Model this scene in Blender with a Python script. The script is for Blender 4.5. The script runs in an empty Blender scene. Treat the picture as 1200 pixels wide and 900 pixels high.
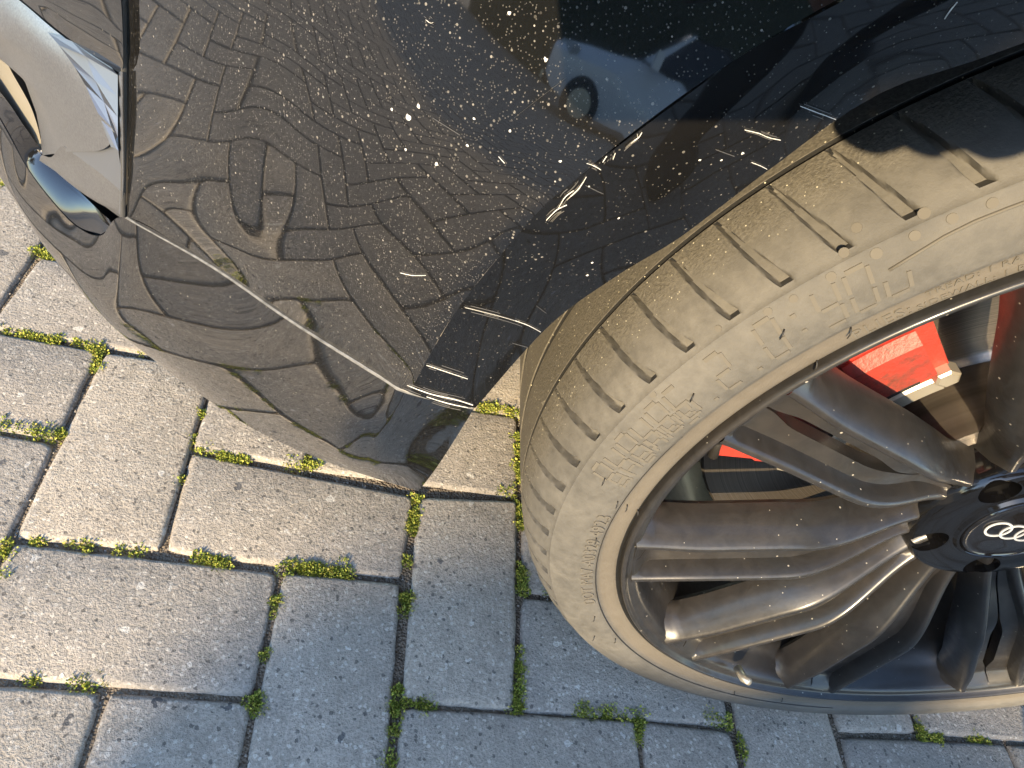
import bpy, bmesh, math, random
from mathutils import Vector, Matrix, noise
from mathutils.bvhtree import BVHTree
rnd = random.Random(7)
sc = bpy.context.scene
col = sc.collection

# ------------------------------------------------------------------ camera
CAM = Vector((-0.09195263, -0.16944991, 0.60322989))
RR = Vector((0.9548393908, -0.0239545119, 0.2961552281))
RD = Vector((0.1745511906, -0.7613859517, -0.6243583222))
RF = Vector((0.2404446290, 0.6478561676, -0.7228200097))
FPX = 812.0
cd = bpy.data.cameras.new('camera')
cam = bpy.data.objects.new('camera', cd); col.objects.link(cam)
m = Matrix.Identity(4)
for i in range(3):
    m[i][0] = RR[i]; m[i][1] = -RD[i]; m[i][2] = -RF[i]; m[i][3] = CAM[i]
cam.matrix_world = m
cd.sensor_width = 36.0; cd.lens = FPX / 1200 * 36
cd.clip_start = 0.005; cd.clip_end = 2000
sc.camera = cam

# ------------------------------------------------------------------ light
EL = math.radians(20.0); AZ = math.radians(25.0)      # sun low behind the photographer, light travels to +y and +x
SD = Vector((math.cos(EL) * math.sin(AZ), math.cos(EL) * math.cos(AZ), -math.sin(EL)))
w = bpy.data.worlds.new('World'); sc.world = w; w.use_nodes = True
nt = w.node_tree
bg = nt.nodes['Background']
sky = nt.nodes.new('ShaderNodeTexSky'); sky.sky_type = 'NISHITA'; sky.sun_disc = False
sky.sun_elevation = EL; sky.sun_rotation = math.atan2(-SD.x, -SD.y)
sky.air_density = 1.0; sky.dust_density = 0.4; sky.ozone_density = 2.5
nt.links.new(sky.outputs[0], bg.inputs[0]); bg.inputs[1].default_value = 0.15
sl = bpy.data.lights.new('sun', 'SUN'); sl.energy = 3.25; sl.angle = math.radians(0.53); sl.color = (1.0, 0.775, 0.47)
so = bpy.data.objects.new('sun', sl); col.objects.link(so)
so.rotation_euler = SD.to_track_quat('-Z', 'Y').to_euler()
so.location = (-3, -6, 5)
sc.view_settings.view_transform = 'Standard'; sc.view_settings.look = 'None'
sc.view_settings.exposure = 2.22; sc.view_settings.gamma = 1.0
sc.render.engine = 'CYCLES'

# ------------------------------------------------------------------ helpers
def ray(px, py):
    return (RR * ((px - 600) / FPX) + RD * ((py - 450) / FPX) + RF)
def atz(p, z):
    d = ray(*p); return CAM + d * ((z - CAM.z) / d.z)
def aty(p, y):
    d = ray(*p); return CAM + d * ((y - CAM.y) / d.y)

def link(o, parent=None):
    col.objects.link(o)
    if parent is not None: o.parent = parent
    return o
def mesh_obj(name, V, F, mat, parent=None, smooth=False, sharp=None):
    me = bpy.data.meshes.new(name)
    me.from_pydata([tuple(v) for v in V], [], F); me.update()
    if mat: me.materials.append(mat)
    if smooth:
        me.polygons.foreach_set('use_smooth', [True] * len(me.polygons))
        if sharp: me.set_sharp_from_angle(angle=math.radians(sharp))
    return link(bpy.data.objects.new(name, me), parent)
def empty(name, loc=(0, 0, 0), parent=None):
    o = bpy.data.objects.new(name, None); o.location = loc; o.empty_display_size = 0.1
    return link(o, parent)
def tag(o, label, cat, group=None):
    o['label'] = label; o['category'] = cat
    if group: o['group'] = group
    return o
def box(V, F, c, s, M=None):
    b = len(V)
    for z in (-1, 1):
        for y in (-1, 1):
            for x in (-1, 1):
                p = Vector((c[0] + x * s[0] / 2, c[1] + y * s[1] / 2, c[2] + z * s[2] / 2))
                V.append(M @ p if M else p)
    for f in ((0, 2, 3, 1), (4, 5, 7, 6), (0, 1, 5, 4), (2, 6, 7, 3), (0, 4, 6, 2), (1, 3, 7, 5)):
        F.append(tuple(b + i for i in f))
def tube(V, F, pts, rad, n=8, cap=True):
    b0 = len(V); N = len(pts)
    rad = rad if isinstance(rad, (list, tuple)) else [rad] * N
    for i, p in enumerate(pts):
        p = Vector(p)
        t = (Vector(pts[min(i + 1, N - 1)]) - Vector(pts[max(i - 1, 0)])).normalized()
        a = t.orthogonal().normalized() if abs(t.z) > 0.9 else t.cross(Vector((0, 0, 1))).normalized()
        b = t.cross(a)
        for k in range(n):
            th = 2 * math.pi * k / n
            V.append(p + (a * math.cos(th) + b * math.sin(th)) * rad[i])
    for i in range(N - 1):
        for k in range(n):
            F.append((b0 + i * n + k, b0 + i * n + (k + 1) % n, b0 + (i + 1) * n + (k + 1) % n, b0 + (i + 1) * n + k))
    if cap:
        F.append(tuple(b0 + k for k in range(n))[::-1]); F.append(tuple(b0 + (N - 1) * n + k for k in range(n)))
def catmull(P, n):
    """resample polyline P to n points along a centripetal-ish Catmull-Rom, even in chord length"""
    P = [Vector(p) for p in P]
    if len(P) == 2: return [P[0].lerp(P[1], i / (n - 1)) for i in range(n)]
    fine = []
    for i in range(len(P) - 1):
        p1, p2 = P[i], P[i + 1]
        p0 = P[i - 1] if i > 0 else p1 * 2 - p2
        p3 = P[i + 2] if i + 2 < len(P) else p2 * 2 - p1
        for k in range(24):
            t = k / 24
            fine.append(0.5 * ((2 * p1) + (p2 - p0) * t + (2 * p0 - 5 * p1 + 4 * p2 - p3) * t * t + (3 * p1 - p0 - 3 * p2 + p3) * t ** 3))
    fine.append(P[-1])
    L = [0.0]
    for a, b in zip(fine, fine[1:]): L.append(L[-1] + (b - a).length)
    out = []; j = 0
    for i in range(n):
        s = L[-1] * i / (n - 1)
        while j < len(L) - 2 and L[j + 1] < s: j += 1
        u = (s - L[j]) / max(1e-9, L[j + 1] - L[j])
        out.append(fine[j].lerp(fine[j + 1], min(1, max(0, u))))
    return out
def grid_faces(nr, nc, flip=False, wrap=False):
    F = []
    for i in range(nr - 1):
        for j in range(nc if wrap else nc - 1):
            a, b = i * nc + j, i * nc + (j + 1) % nc
            c, d = b + nc, a + nc
            F.append((a, d, c, b) if flip else (a, b, c, d))
    return F
def loft(name, curves, n, mat, parent, rows=None, flip=False, smooth=True):
    """surface through a few 3-D curves; rows = how many rows after smoothing across the curves"""
    C = [catmull(c, n) for c in curves]
    rows = rows or len(C)
    cols = [catmull([c[j] for c in C], rows) for j in range(n)]
    V = [cols[j][i] for i in range(rows) for j in range(n)]
    return mesh_obj(name, V, grid_faces(rows, n, flip), mat, parent, smooth)
def lathe(name, prof, n, mat, parent, smooth=True, sharp=None, flip=False):
    """profile of (r, y) round the local y axis"""
    V = []
    for r, y in prof:
        for k in range(n):
            a = 2 * math.pi * k / n
            V.append((-r * math.cos(a), y, r * math.sin(a)))
    return mesh_obj(name, V, grid_faces(len(prof), n, flip, True), mat, parent, smooth, sharp)
def sm(a, b, x):
    t = min(1, max(0, (x - a) / (b - a))); return t * t * (3 - 2 * t)

# ------------------------------------------------------------------ materials
class N:
    def __init__(s, name):
        s.m = bpy.data.materials.new(name); s.m.use_nodes = True
        s.t = s.m.node_tree; s.p = s.t.nodes['Principled BSDF']; s.out = s.t.nodes['Material Output']
        s.tc = s.t.nodes.new('ShaderNodeTexCoord')
    def n(s, k, **kw):
        x = s.t.nodes.new('ShaderNode' + k)
        for a, b in kw.items(): setattr(x, a, b)
        return x
    def l(s, a, b): s.t.links.new(a, b)
    def set(s, sock, v):
        if hasattr(v, 'is_output'): s.l(v, sock)
        else: sock.default_value = v
    def noise(s, scale, detail=4, rough=0.55, vec=None, dist=0.0):
        x = s.n('TexNoise'); x.inputs['Scale'].default_value = scale; x.inputs['Detail'].default_value = detail
        x.inputs['Roughness'].default_value = rough; x.inputs['Distortion'].default_value = dist
        s.l(vec or s.tc.outputs['Object'], x.inputs['Vector']); return x
    def voro(s, scale, feature='F1', vec=None, rand=1.0):
        x = s.n('TexVoronoi', feature=feature); x.inputs['Scale'].default_value = scale; x.inputs['Randomness'].default_value = rand
        s.l(vec or s.tc.outputs['Object'], x.inputs['Vector']); return x
    def ramp(s, src, stops, interp='LINEAR'):
        x = s.n('ValToRGB'); e = x.color_ramp; e.interpolation = interp
        while len(e.elements) < len(stops): e.elements.new(0.5)
        for el, (p, c) in zip(e.elements, stops):
            el.position = p; el.color = (c, c, c, 1) if isinstance(c, (int, float)) else (*c, 1)
        s.l(src, x.inputs[0]); return x.outputs[0]
    def mix(s, f, a, b, mode='MIX'):
        x = s.n('Mix', data_type='RGBA', blend_type=mode)
        for ix, v in ((0, f), (6, a), (7, b)):
            sock = x.inputs[ix]
            if hasattr(v, 'is_output'): s.l(v, sock)
            elif isinstance(v, (int, float)): sock.default_value = v if ix == 0 else (v, v, v, 1)
            else: sock.default_value = (*v, 1)
        return x.outputs[2]
    def math(s, op, a, b=0.0):
        x = s.n('Math', operation=op); s.set(x.inputs[0], a); s.set(x.inputs[1], b); return x.outputs[0]
    def bump(s, h, dist, strength=1.0, nrm=None):
        x = s.n('Bump'); x.inputs['Distance'].default_value = dist; x.inputs['Strength'].default_value = strength
        s.l(h, x.inputs['Height'])
        if nrm: s.l(nrm, x.inputs['Normal'])
        return x.outputs[0]
    def fin(s, base=None, rough=None, metal=None, spec=None, ior=None, normal=None, coat=None):
        P = s.p.inputs
        if base is not None:
            if hasattr(base, 'is_output'): s.l(base, P['Base Color'])
            else: P['Base Color'].default_value = (*base, 1)
        for k, v in (('Roughness', rough), ('Metallic', metal), ('Specular IOR Level', spec), ('IOR', ior), ('Coat Weight', coat)):
            if v is not None: s.set(P[k], v)
        if normal is not None: s.l(normal, P['Normal'])
        return s.m

def mat_paver():
    k = N('weathered_concrete')
    oi = k.n('ObjectInfo')
    mp = k.n('VectorMath', operation='ADD')
    geo = k.n('NewGeometry')
    k.l(geo.outputs['Position'], mp.inputs[0])
    big = k.noise(9, 5, 0.6, mp.outputs[0])
    med = k.noise(60, 6, 0.7, mp.outputs[0])
    fine = k.noise(420, 4, 0.7, mp.outputs[0])
    base = k.mix(k.ramp(big.outputs[0], [(0.3, 0), (0.7, 1)]), (0.245, 0.226, 0.196), (0.308, 0.283, 0.244))
    base = k.mix(k.ramp(med.outputs[0], [(0.35, 0), (0.65, 1)]), base, (0.355, 0.322, 0.278))
    base = k.mix(0.85, base, k.ramp(fine.outputs[0], [(0.28, 0.55), (0.5, 1.0), (0.72, 1.35)]), 'MULTIPLY')
    # per-block tone
    tone = k.ramp(oi.outputs['Random'], [(0, (0.86, 0.86, 0.875)), (1, (1.08, 1.05, 1.01))])
    base = k.mix(1.0, base, tone, 'MULTIPLY')
    wv0 = k.noise(500, 2, 0.5, mp.outputs[0])
    ws0 = k.n('VectorMath', operation='SCALE'); k.l(wv0.outputs['Color'], ws0.inputs[0]); ws0.inputs['Scale'].default_value = 0.0032
    wad0 = k.n('VectorMath', operation='ADD'); k.l(mp.outputs[0], wad0.inputs[0]); k.l(ws0.outputs[0], wad0.inputs[1])
    # small aggregate grains
    v1 = k.voro(260, vec=wad0.outputs[0])
    g1 = k.math('LESS_THAN', v1.outputs['Distance'], 0.42)
    sel = k.n('SeparateColor'); k.l(v1.outputs['Color'], sel.inputs[0])
    pale = k.math('MULTIPLY', g1, k.math('GREATER_THAN', sel.outputs[0], 0.80))
    dark = k.math('MULTIPLY', g1, k.math('LESS_THAN', sel.outputs[0], 0.075))
    base = k.mix(k.math('MULTIPLY', pale, 0.75), base, (0.50, 0.46, 0.40))
    base = k.mix(k.math('MULTIPLY', dark, 0.7), base, (0.060, 0.058, 0.056))
    # larger pebbles
    wv = k.noise(150, 2, 0.5, mp.outputs[0])
    wsc = k.n('VectorMath', operation='SCALE'); k.l(wv.outputs['Color'], wsc.inputs[0]); wsc.inputs['Scale'].default_value = 0.010
    wad = k.n('VectorMath', operation='ADD'); k.l(mp.outputs[0], wad.inputs[0]); k.l(wsc.outputs[0], wad.inputs[1])
    v2 = k.voro(58, vec=wad.outputs[0])
    wob = k.math('ADD', v2.outputs['Distance'], k.math('MULTIPLY', k.math('SUBTRACT', med.outputs[0], 0.5), 0.18))
    s2 = k.n('SeparateColor'); k.l(v2.outputs['Color'], s2.inputs[0])
    thr = k.math('MULTIPLY', s2.outputs[1], 0.23)
    g2 = k.math('LESS_THAN', wob, thr)
    g2 = k.math('MULTIPLY', g2, k.math('GREATER_THAN', s2.outputs[0], 0.62))
    peb = k.ramp(s2.outputs[2], [(0.0, (0.055, 0.055, 0.058)), (0.22, (0.11, 0.108, 0.108)), (0.23, (0.50, 0.47, 0.42)), (0.62, (0.55, 0.52, 0.47)), (0.63, (0.30, 0.19, 0.11)), (0.80, (0.33, 0.27, 0.22)), (1.0, (0.40, 0.39, 0.38))])
    base = k.mix(k.math('MULTIPLY', g2, 0.9), base, peb)
    # pits
    v3 = k.voro(330, vec=mp.outputs[0])
    s3 = k.n('SeparateColor'); k.l(v3.outputs['Color'], s3.inputs[0])
    pit = k.math('MULTIPLY', k.math('LESS_THAN', v3.outputs['Distance'], 0.38), k.math('GREATER_THAN', s3.outputs[0], 0.6))
    # wandering stain
    st = k.noise(16, 6, 0.72, mp.outputs[0], 0.8)
    base = k.mix(k.math('MULTIPLY', k.ramp(st.outputs[0], [(0.56, 0), (0.72, 1)]), 0.35), base, (0.115, 0.10, 0.085))
    h = k.math('ADD', k.math('MULTIPLY', fine.outputs[0], 0.9), k.math('MULTIPLY', med.outputs[0], 1.1))
    h = k.math('SUBTRACT', h, k.math('MULTIPLY', pit, 0.55))
    h = k.math('ADD', h, k.math('MULTIPLY', g2, 0.35))
    h = k.math('ADD', h, k.math('MULTIPLY', pale, 0.25))
    return k.fin(base, 0.93, spec=0.25, normal=k.bump(h, 0.0024, 0.9))
M_PAVER = mat_paver()

def mat_soil():
    k = N('joint_soil'); g = k.n('NewGeometry'); p = g.outputs['Position']
    a = k.noise(130, 6, 0.7, p); b = k.voro(420, vec=p)
    c = k.ramp(a.outputs[0], [(0.3, (0.085, 0.067, 0.050)), (0.55, (0.17, 0.14, 0.105)), (0.72, (0.28, 0.225, 0.155))])
    c = k.mix(k.ramp(b.outputs['Distance'], [(0.1, 1), (0.35, 0)]), c, (0.27, 0.235, 0.19))
    return k.fin(c, 0.95, spec=0.2, normal=k.bump(k.math('ADD', a.outputs[0], b.outputs['Distance']), 0.003))
M_SOIL = mat_soil()
def mat_moss():
    k = N('moss_green'); oi = k.n('NewGeometry')
    r = k.ramp(oi.outputs['Random Per Island'], [(0, (0.10, 0.135, 0.020)), (0.45, (0.20, 0.245, 0.035)), (0.8, (0.34, 0.35, 0.060)), (1, (0.42, 0.36, 0.09))])
    m_ = k.fin(r, 0.7, spec=0.3); k.p.inputs['Subsurface Weight'].default_value = 0.0
    return m_
M_MOSS = mat_moss()

def mat_paint(name, dust=1.0, film=0.03, ior=1.85, rough=0.035):
    k = N(name)
    o = k.tc.outputs['Object']
    v1 = k.voro(760, vec=o); s1 = k.n('SeparateColor'); k.l(v1.outputs['Color'], s1.inputs[0])
    t1 = k.math('MULTIPLY', s1.outputs[1], 0.30)
    patch = k.ramp(k.noise(14, 4, 0.6, o).outputs[0], [(0.32, 0.25), (0.62, 1.0)])
    d1 = k.math('MULTIPLY', k.math('LESS_THAN', v1.outputs['Distance'], t1), k.math('LESS_THAN', s1.outputs[0], k.math('MULTIPLY', patch, 0.62 * dust)))
    v2 = k.voro(210, vec=o); s2 = k.n('SeparateColor'); k.l(v2.outputs['Color'], s2.inputs[0])
    d2 = k.math('MULTIPLY', k.math('LESS_THAN', v2.outputs['Distance'], k.math('MULTIPLY', s2.outputs[1], 0.058)), k.math('LESS_THAN', s2.outputs[0], k.math('MULTIPLY', patch, 0.30 * dust)))
    v3 = k.voro(1500, vec=o); s3 = k.n('SeparateColor'); k.l(v3.outputs['Color'], s3.inputs[0])
    d3 = k.math('MULTIPLY', k.math('LESS_THAN', v3.outputs['Distance'], 0.26), k.math('LESS_THAN', s3.outputs[0], k.math('MULTIPLY', patch, 0.55 * dust)))
    spk = k.math('MAXIMUM', k.math('MULTIPLY', d1, k.math('ADD', k.math('MULTIPLY', s1.outputs[2], 0.30), 0.06)), k.math('MAXIMUM', k.math('MULTIPLY', d2, 0.75), k.math('MULTIPLY', d3, 0.14)))
    fl = k.math('MULTIPLY', k.ramp(k.noise(30, 6, 0.7, o).outputs[0], [(0.3, 0.45), (0.75, 1.4)]), film)
    fac = k.math('MINIMUM', k.math('ADD', spk, fl), 1.0)
    dif = k.n('BsdfDiffuse'); dif.inputs[0].default_value = (0.41, 0.385, 0.335, 1)
    k.fin((0.0035, 0.0036, 0.004), rough, ior=ior)
    mx = k.n('MixShader'); k.l(fac, mx.inputs[0]); k.l(k.p.outputs[0], mx.inputs[1]); k.l(dif.outputs[0], mx.inputs[2])
    k.l(mx.outputs[0], k.out.inputs[0])
    return k.m
M_PAINT = mat_paint('black_clearcoat_paint', 0.9, 0.008, ior=1.80)
M_BAND = mat_paint('black_arch_paint', 0.28, 0.008, ior=1.55)
M_LIP = mat_paint('black_lip_paint', 0.16, 0.010, ior=2.0)

def mat_rubber():
    k = N('dusty_rubber'); o = k.tc.outputs['Object']
    a = k.noise(18, 5, 0.6, o); b = k.noise(160, 5, 0.7, o); g = k.noise(650, 3, 0.7, o)
    c = k.mix(k.ramp(a.outputs[0], [(0.35, 0), (0.65, 1)]), (0.066, 0.0635, 0.0575), (0.094, 0.0895, 0.080))
    c = k.mix(0.6, c, k.ramp(b.outputs[0], [(0.3, 0.7), (0.7, 1.3)]), 'MULTIPLY')
    # worn tread: sparkly grit, radius read from the object coordinates
    sp = k.n('SeparateXYZ'); k.l(o, sp.inputs[0])
    rr = k.math('SQRT', k.math('ADD', k.math('MULTIPLY', sp.outputs[0], sp.outputs[0]), k.math('MULTIPLY', sp.outputs[2], sp.outputs[2])))
    tread = k.ramp(k.math('MULTIPLY', k.math('SUBTRACT', rr, 0.310), 90.0), [(0.25, 0), (0.75, 1)])
    c = k.mix(k.math('MULTIPLY', tread, 0.7), c, k.mix(k.ramp(g.outputs[0], [(0.35, 0), (0.7, 1)]), (0.058, 0.053, 0.043), (0.142, 0.130, 0.104)))
    rimb = k.ramp(k.math('MULTIPLY', k.math('SUBTRACT', 0.2735, rr), 200.0), [(0.0, 0), (1.0, 1)])
    c = k.mix(k.math('MULTIPLY', rimb, 0.6), c, (0.108, 0.091, 0.068))
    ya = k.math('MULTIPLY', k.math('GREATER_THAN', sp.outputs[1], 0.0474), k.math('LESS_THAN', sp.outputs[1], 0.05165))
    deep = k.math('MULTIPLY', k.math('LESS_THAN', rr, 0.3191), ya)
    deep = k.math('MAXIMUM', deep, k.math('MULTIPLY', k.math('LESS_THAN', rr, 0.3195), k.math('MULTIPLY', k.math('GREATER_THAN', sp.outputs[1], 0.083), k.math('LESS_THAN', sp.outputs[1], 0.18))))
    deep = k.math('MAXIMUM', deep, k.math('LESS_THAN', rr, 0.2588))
    c = k.mix(deep, c, (0.006, 0.006, 0.006))  # undusted groove rubber, with shade of grooves and bead gap painted black
    v = k.voro(520, vec=o); s = k.n('SeparateColor'); k.l(v.outputs['Color'], s.inputs[0])
    gl = k.math('MULTIPLY', k.math('MULTIPLY', k.math('LESS_THAN', v.outputs['Distance'], 0.2), k.math('GREATER_THAN', s.outputs[0], 0.86)), tread)
    c = k.mix(gl, c, (0.5, 0.47, 0.36))
    h = k.math('ADD', k.math('MULTIPLY', g.outputs[0], k.math('ADD', 0.25, tread)), k.math('MULTIPLY', b.outputs[0], 0.4))
    return k.fin(c, k.ramp(b.outputs[0], [(0.3, 0.62), (0.7, 0.85)]), spec=0.35, normal=k.bump(h, 0.0007, 0.8))
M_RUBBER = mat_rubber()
M_RUBMARK = N('raised_rubber').fin((0.092, 0.085, 0.072), 0.8, spec=0.25)
M_RUBDARK = N('black_rubber').fin((0.012, 0.011, 0.010), 0.6)

def mat_rim(name='satin_anthracite', ior=1.55):
    k = N(name); o = k.tc.outputs['Object']
    a = k.noise(24, 5, 0.65, o); b = k.noise(110, 5, 0.7, o)
    br = k.ramp(k.noise(11, 5, 0.65, o, ).outputs[0], [(0.40, 0), (0.68, 1)])
    c = k.mix(k.ramp(a.outputs[0], [(0.3, 0), (0.7, 1)]), (0.013, 0.0135, 0.0145), (0.021, 0.0210, 0.0210))
    c = k.mix(k.math('MULTIPLY', br, 0.75), c, (0.024, 0.0205, 0.0175))
    gr = k.noise(70, 6, 0.75, o, 0.6)
    c = k.mix(0.75, c, k.ramp(gr.outputs[0], [(0.3, 0.62), (0.5, 1.0), (0.7, 1.45)]), 'MULTIPLY')
    v = k.voro(330, vec=o); s = k.n('SeparateColor'); k.l(v.outputs['Color'], s.inputs[0])
    d = k.math('MULTIPLY', k.math('LESS_THAN', v.outputs['Distance'], k.math('MULTIPLY', s.outputs[1], 0.25)), k.math('GREATER_THAN', s.outputs[0], 0.9))
    c = k.mix(k.math('MULTIPLY', d, 0.8), c, (0.30, 0.28, 0.24))
    r = k.ramp(b.outputs[0], [(0.3, 0.30), (0.7, 0.46)])
    return k.fin(c, r, spec=0.36, ior=1.5, normal=k.bump(gr.outputs[0], 0.0002, 0.5), coat=0.30)
M_RIM = mat_rim()
M_RIM.node_tree.nodes['Principled BSDF'].inputs['Coat Roughness'].default_value = 0.16
M_HUB = N('glossy_dark_hub').fin((0.004, 0.004, 0.0045), 0.09, ior=1.55)
M_GLOSS = N('gloss_black').fin((0.006, 0.006, 0.007), 0.06, ior=1.7)
M_LINER = N('black_plastic').fin((0.010, 0.010, 0.010), 0.65)
def mat_sat():
    k = N('satin_aluminium'); o = k.tc.outputs['Object']
    g = k.noise(900, 3, 0.7, o)
    c = k.mix(k.ramp(k.noise(25, 4, 0.6, o).outputs[0], [(0.3, 0), (0.7, 1)]), (0.26, 0.265, 0.275), (0.31, 0.31, 0.315))
    c = k.mix(0.7, c, k.ramp(g.outputs[0], [(0.3, 0.75), (0.7, 1.25)]), 'MULTIPLY')
    return k.fin(c, 0.36, metal=0.9, normal=k.bump(g.outputs[0], 0.0001))
M_SATIN = mat_sat()
M_TOOTH = N('satin_grey_facet').fin((0.20, 0.21, 0.23), 0.42, metal=0.8)
M_LENS = N('cream_lens').fin((0.17, 0.155, 0.125), 0.3)
def mat_cal():
    k = N('red_caliper_paint'); o = k.tc.outputs['Object']
    a = k.noise(60, 5, 0.7, o)
    c = k.mix(k.ramp(a.outputs[0], [(0.45, 0), (0.75, 1)]), (0.36, 0.030, 0.020), (0.17, 0.028, 0.02))
    g = k.noise(22, 6, 0.7, o, 0.5); c = k.mix(k.ramp(g.outputs[0], [(0.50, 0), (0.62, 0.85)]), c, (0.055, 0.035, 0.025))
    return k.fin(c, 0.5, spec=0.4, normal=k.bump(a.outputs[0], 0.0012))
M_CAL = mat_cal()
def mat_disc():
    k = N('brake_steel'); o = k.tc.outputs['Object']
    sp = k.n('SeparateXYZ'); k.l(o, sp.inputs[0])
    rr = k.math('SQRT', k.math('ADD', k.math('MULTIPLY', sp.outputs[0], sp.outputs[0]), k.math('MULTIPLY', sp.outputs[2], sp.outputs[2])))
    cv = k.n('CombineXYZ'); k.l(k.math('MULTIPLY', rr, 900.0), cv.inputs[0])
    rg = k.noise(1.0, 3, 0.6, cv.outputs[0])
    c = k.ramp(rg.outputs[0], [(0.3, (0.16, 0.14, 0.12)), (0.7, (0.36, 0.32, 0.28))])
    return k.fin(c, 0.32, metal=0.9, normal=k.bump(rg.outputs[0], 0.0002))
M_DISC = mat_disc()
M_RUST = N('rusty_iron').fin((0.10, 0.055, 0.032), 0.8)
M_STEEL = N('pale_steel').fin((0.50, 0.46, 0.38), 0.35, metal=0.7)
M_SILVER = N('silver_print').fin((0.34, 0.35, 0.36), 0.45)
M_FAINT = N('hairline_scratch').fin((0.055, 0.053, 0.050), 0.6)
M_SCR = N('scratched_primer').fin((0.48, 0.47, 0.44), 0.75)
def mat_edge():
    k = N('bare_edge'); a = k.noise(220, 4, 0.7)
    c = k.ramp(a.outputs[0], [(0.3, (0.06, 0.06, 0.06)), (0.6, (0.15, 0.15, 0.15))])
    return k.fin(c, 0.45, metal=0.2)
M_EDGE = mat_edge()
M_MOULD = N('seam_highlight_grey').fin((0.05, 0.05, 0.05), 0.35)  # grey base stands in for the highlight along the upright seam

# ------------------------------------------------------------------ paving
U = 0.107
MEAS = {(-3,3):(121,409),(-3,2):(69,516),(-3,1):(12,631),(-2,2):(222,526),(-2,1):(190,647),(0,1):(473,680),(-1,1):(330,667),(0,2):(489,579),(1,2):(609,584),(1,3):(609,486),(1,0):(606,836),(1,1):(610.5,695),(2,0):(748,841),(3,0):(859,854),(4,0):(984,860),(5,0):(1080,861),(-2,0):(125,806),(-1,0):(299,819),(0,0):(468,824),(-4,4):(45,298)}
OFF = {}
for (u, v), p in MEAS.items():
    q = atz(p, 0); OFF[(u, v)] = Vector((q.x - u * U, q.y - v * U))
def corner(u, v):
    """grid corner with the laid irregularity: measured where seen, else eased from its measured neighbours"""
    if (u, v) in OFF: return Vector((u * U, v * U)) + OFF[(u, v)]
    s = Vector((0, 0)); ws = 0.25
    for (a, b), o in OFF.items():
        d2 = (a - u) ** 2 + (b - v) ** 2
        if d2 <= 9: s += o / (d2 * d2); ws += 1 / (d2 * d2)
    return Vector((u * U, v * U)) + s / ws
paving = mesh_obj('paving', [(-300, -300, -0.0054), (300, -300, -0.0054), (300, 300, -0.0054), (-300, 300, -0.0054)], [(0, 1, 2, 3)], M_SOIL)
paving['kind'] = 'structure'
def paver_geo(u, v, du, dv, seg, r2):
    """outline of a block in world coordinates: top, worn arris, side"""
    c = [corner(u, v), corner(u + du, v), corner(u + du, v + dv), corner(u, v + dv)]
    cen = (c[0] + c[1] + c[2] + c[3]) / 4
    gap = 0.0019
    def ring(ins, jit):
        out = []
        for i in range(4):
            a, b = c[i], c[(i + 1) % 4]
            L = seg * (2 if ((i % 2 == 0) == (du > dv)) else 1)
            e = (b - a).normalized(); nrm = Vector((-e.y, e.x)); pe = (a - c[i - 1]).normalized(); pn = Vector((-pe.y, pe.x))
            for k in range(L):
                t = k / L
                p = a.lerp(b, t)
                q = p + nrm * ins
                if k == 0: q = p + (nrm + pn) * (ins + 0.0012)
                j = jit * noise.noise(Vector((p.x * 60, p.y * 60, ins * 900)))
                out.append(q + nrm * j)
        return out
    z0 = r2.uniform(-0.0012, 0.0012); tx, ty = r2.uniform(-.009, .009), r2.uniform(-.009, .009)
    def zz(p, z): return z + z0 + (p.x - cen.x) * tx + (p.y - cen.y) * ty
    rings = [(gap + 0.0052, 0.0012, 0.0), (gap + 0.0027, 0.0012, -0.0007), (gap + 0.0005, 0.0014, -0.0034), (gap, 0.0010, -0.014)]
    V = []; F = []
    n = None
    for ins, jit, z in rings:
        R_ = ring(ins, jit)
        n = len(R_)
        V += [Vector((p.x, p.y, zz(p, z))) for p in R_]
    F.append(tuple(range(n)))
    for i in range(3):
        for k in range(n):
            F.append((i * n + k, (i + 1) * n + k, (i + 1) * n + (k + 1) % n, i * n + (k + 1) % n))
    return V, F, cen
bricks = []
for u in range(-46, 34):
    for v in range(-46, 24):
        t = (u - v + 3) % 4
        if t == 0: bricks.append((u, v, 2, 1))
        elif t == 3: bricks.append((u, v, 1, 2))
restV = []; restF = []
for (u, v, du, dv) in bricks:
    cu, cv = u + du / 2, v + dv / 2
    near = -7 <= cu <= 8.5 and -3.2 <= cv <= 7.2 and not (cu > 2.6 and cv > 3.0) and not (cu < -5.5 and cv < 0)
    r2 = random.Random(u * 131 + v * 17)
    V, F, cen = paver_geo(u, v, du, dv, 9 if near else 1, r2)
    if near:
        o = mesh_obj('paver', [p - Vector((cen.x, cen.y, 0)) for p in V], F, M_PAVER, paving, True, 50)
        o.location = (cen.x, cen.y, 0)
    else:
        b = len(restV); restV += V; restF += [tuple(b + i for i in f) for f in F]
far = mesh_obj('pavers_around', restV, restF, M_PAVER, paving); far['kind'] = 'stuff'
# car park goes on as a plain sheet past the block-by-block field
gx0, gx1, gy0, gy1 = -46 * U, 34 * U, -46 * U, 24 * U
B = 400
V = [(-B, -B, -.004), (B, -B, -.004), (B, B, -.004), (-B, B, -.004), (gx0, gy0, -.004), (gx1, gy0, -.004), (gx1, gy1, -.004), (gx0, gy1, -.004)]
o = mesh_obj('ground', V, [(0, 1, 5, 4), (1, 2, 6, 5), (2, 3, 7, 6), (3, 0, 4, 7)], M_PAVER); o['kind'] = 'structure'

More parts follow.
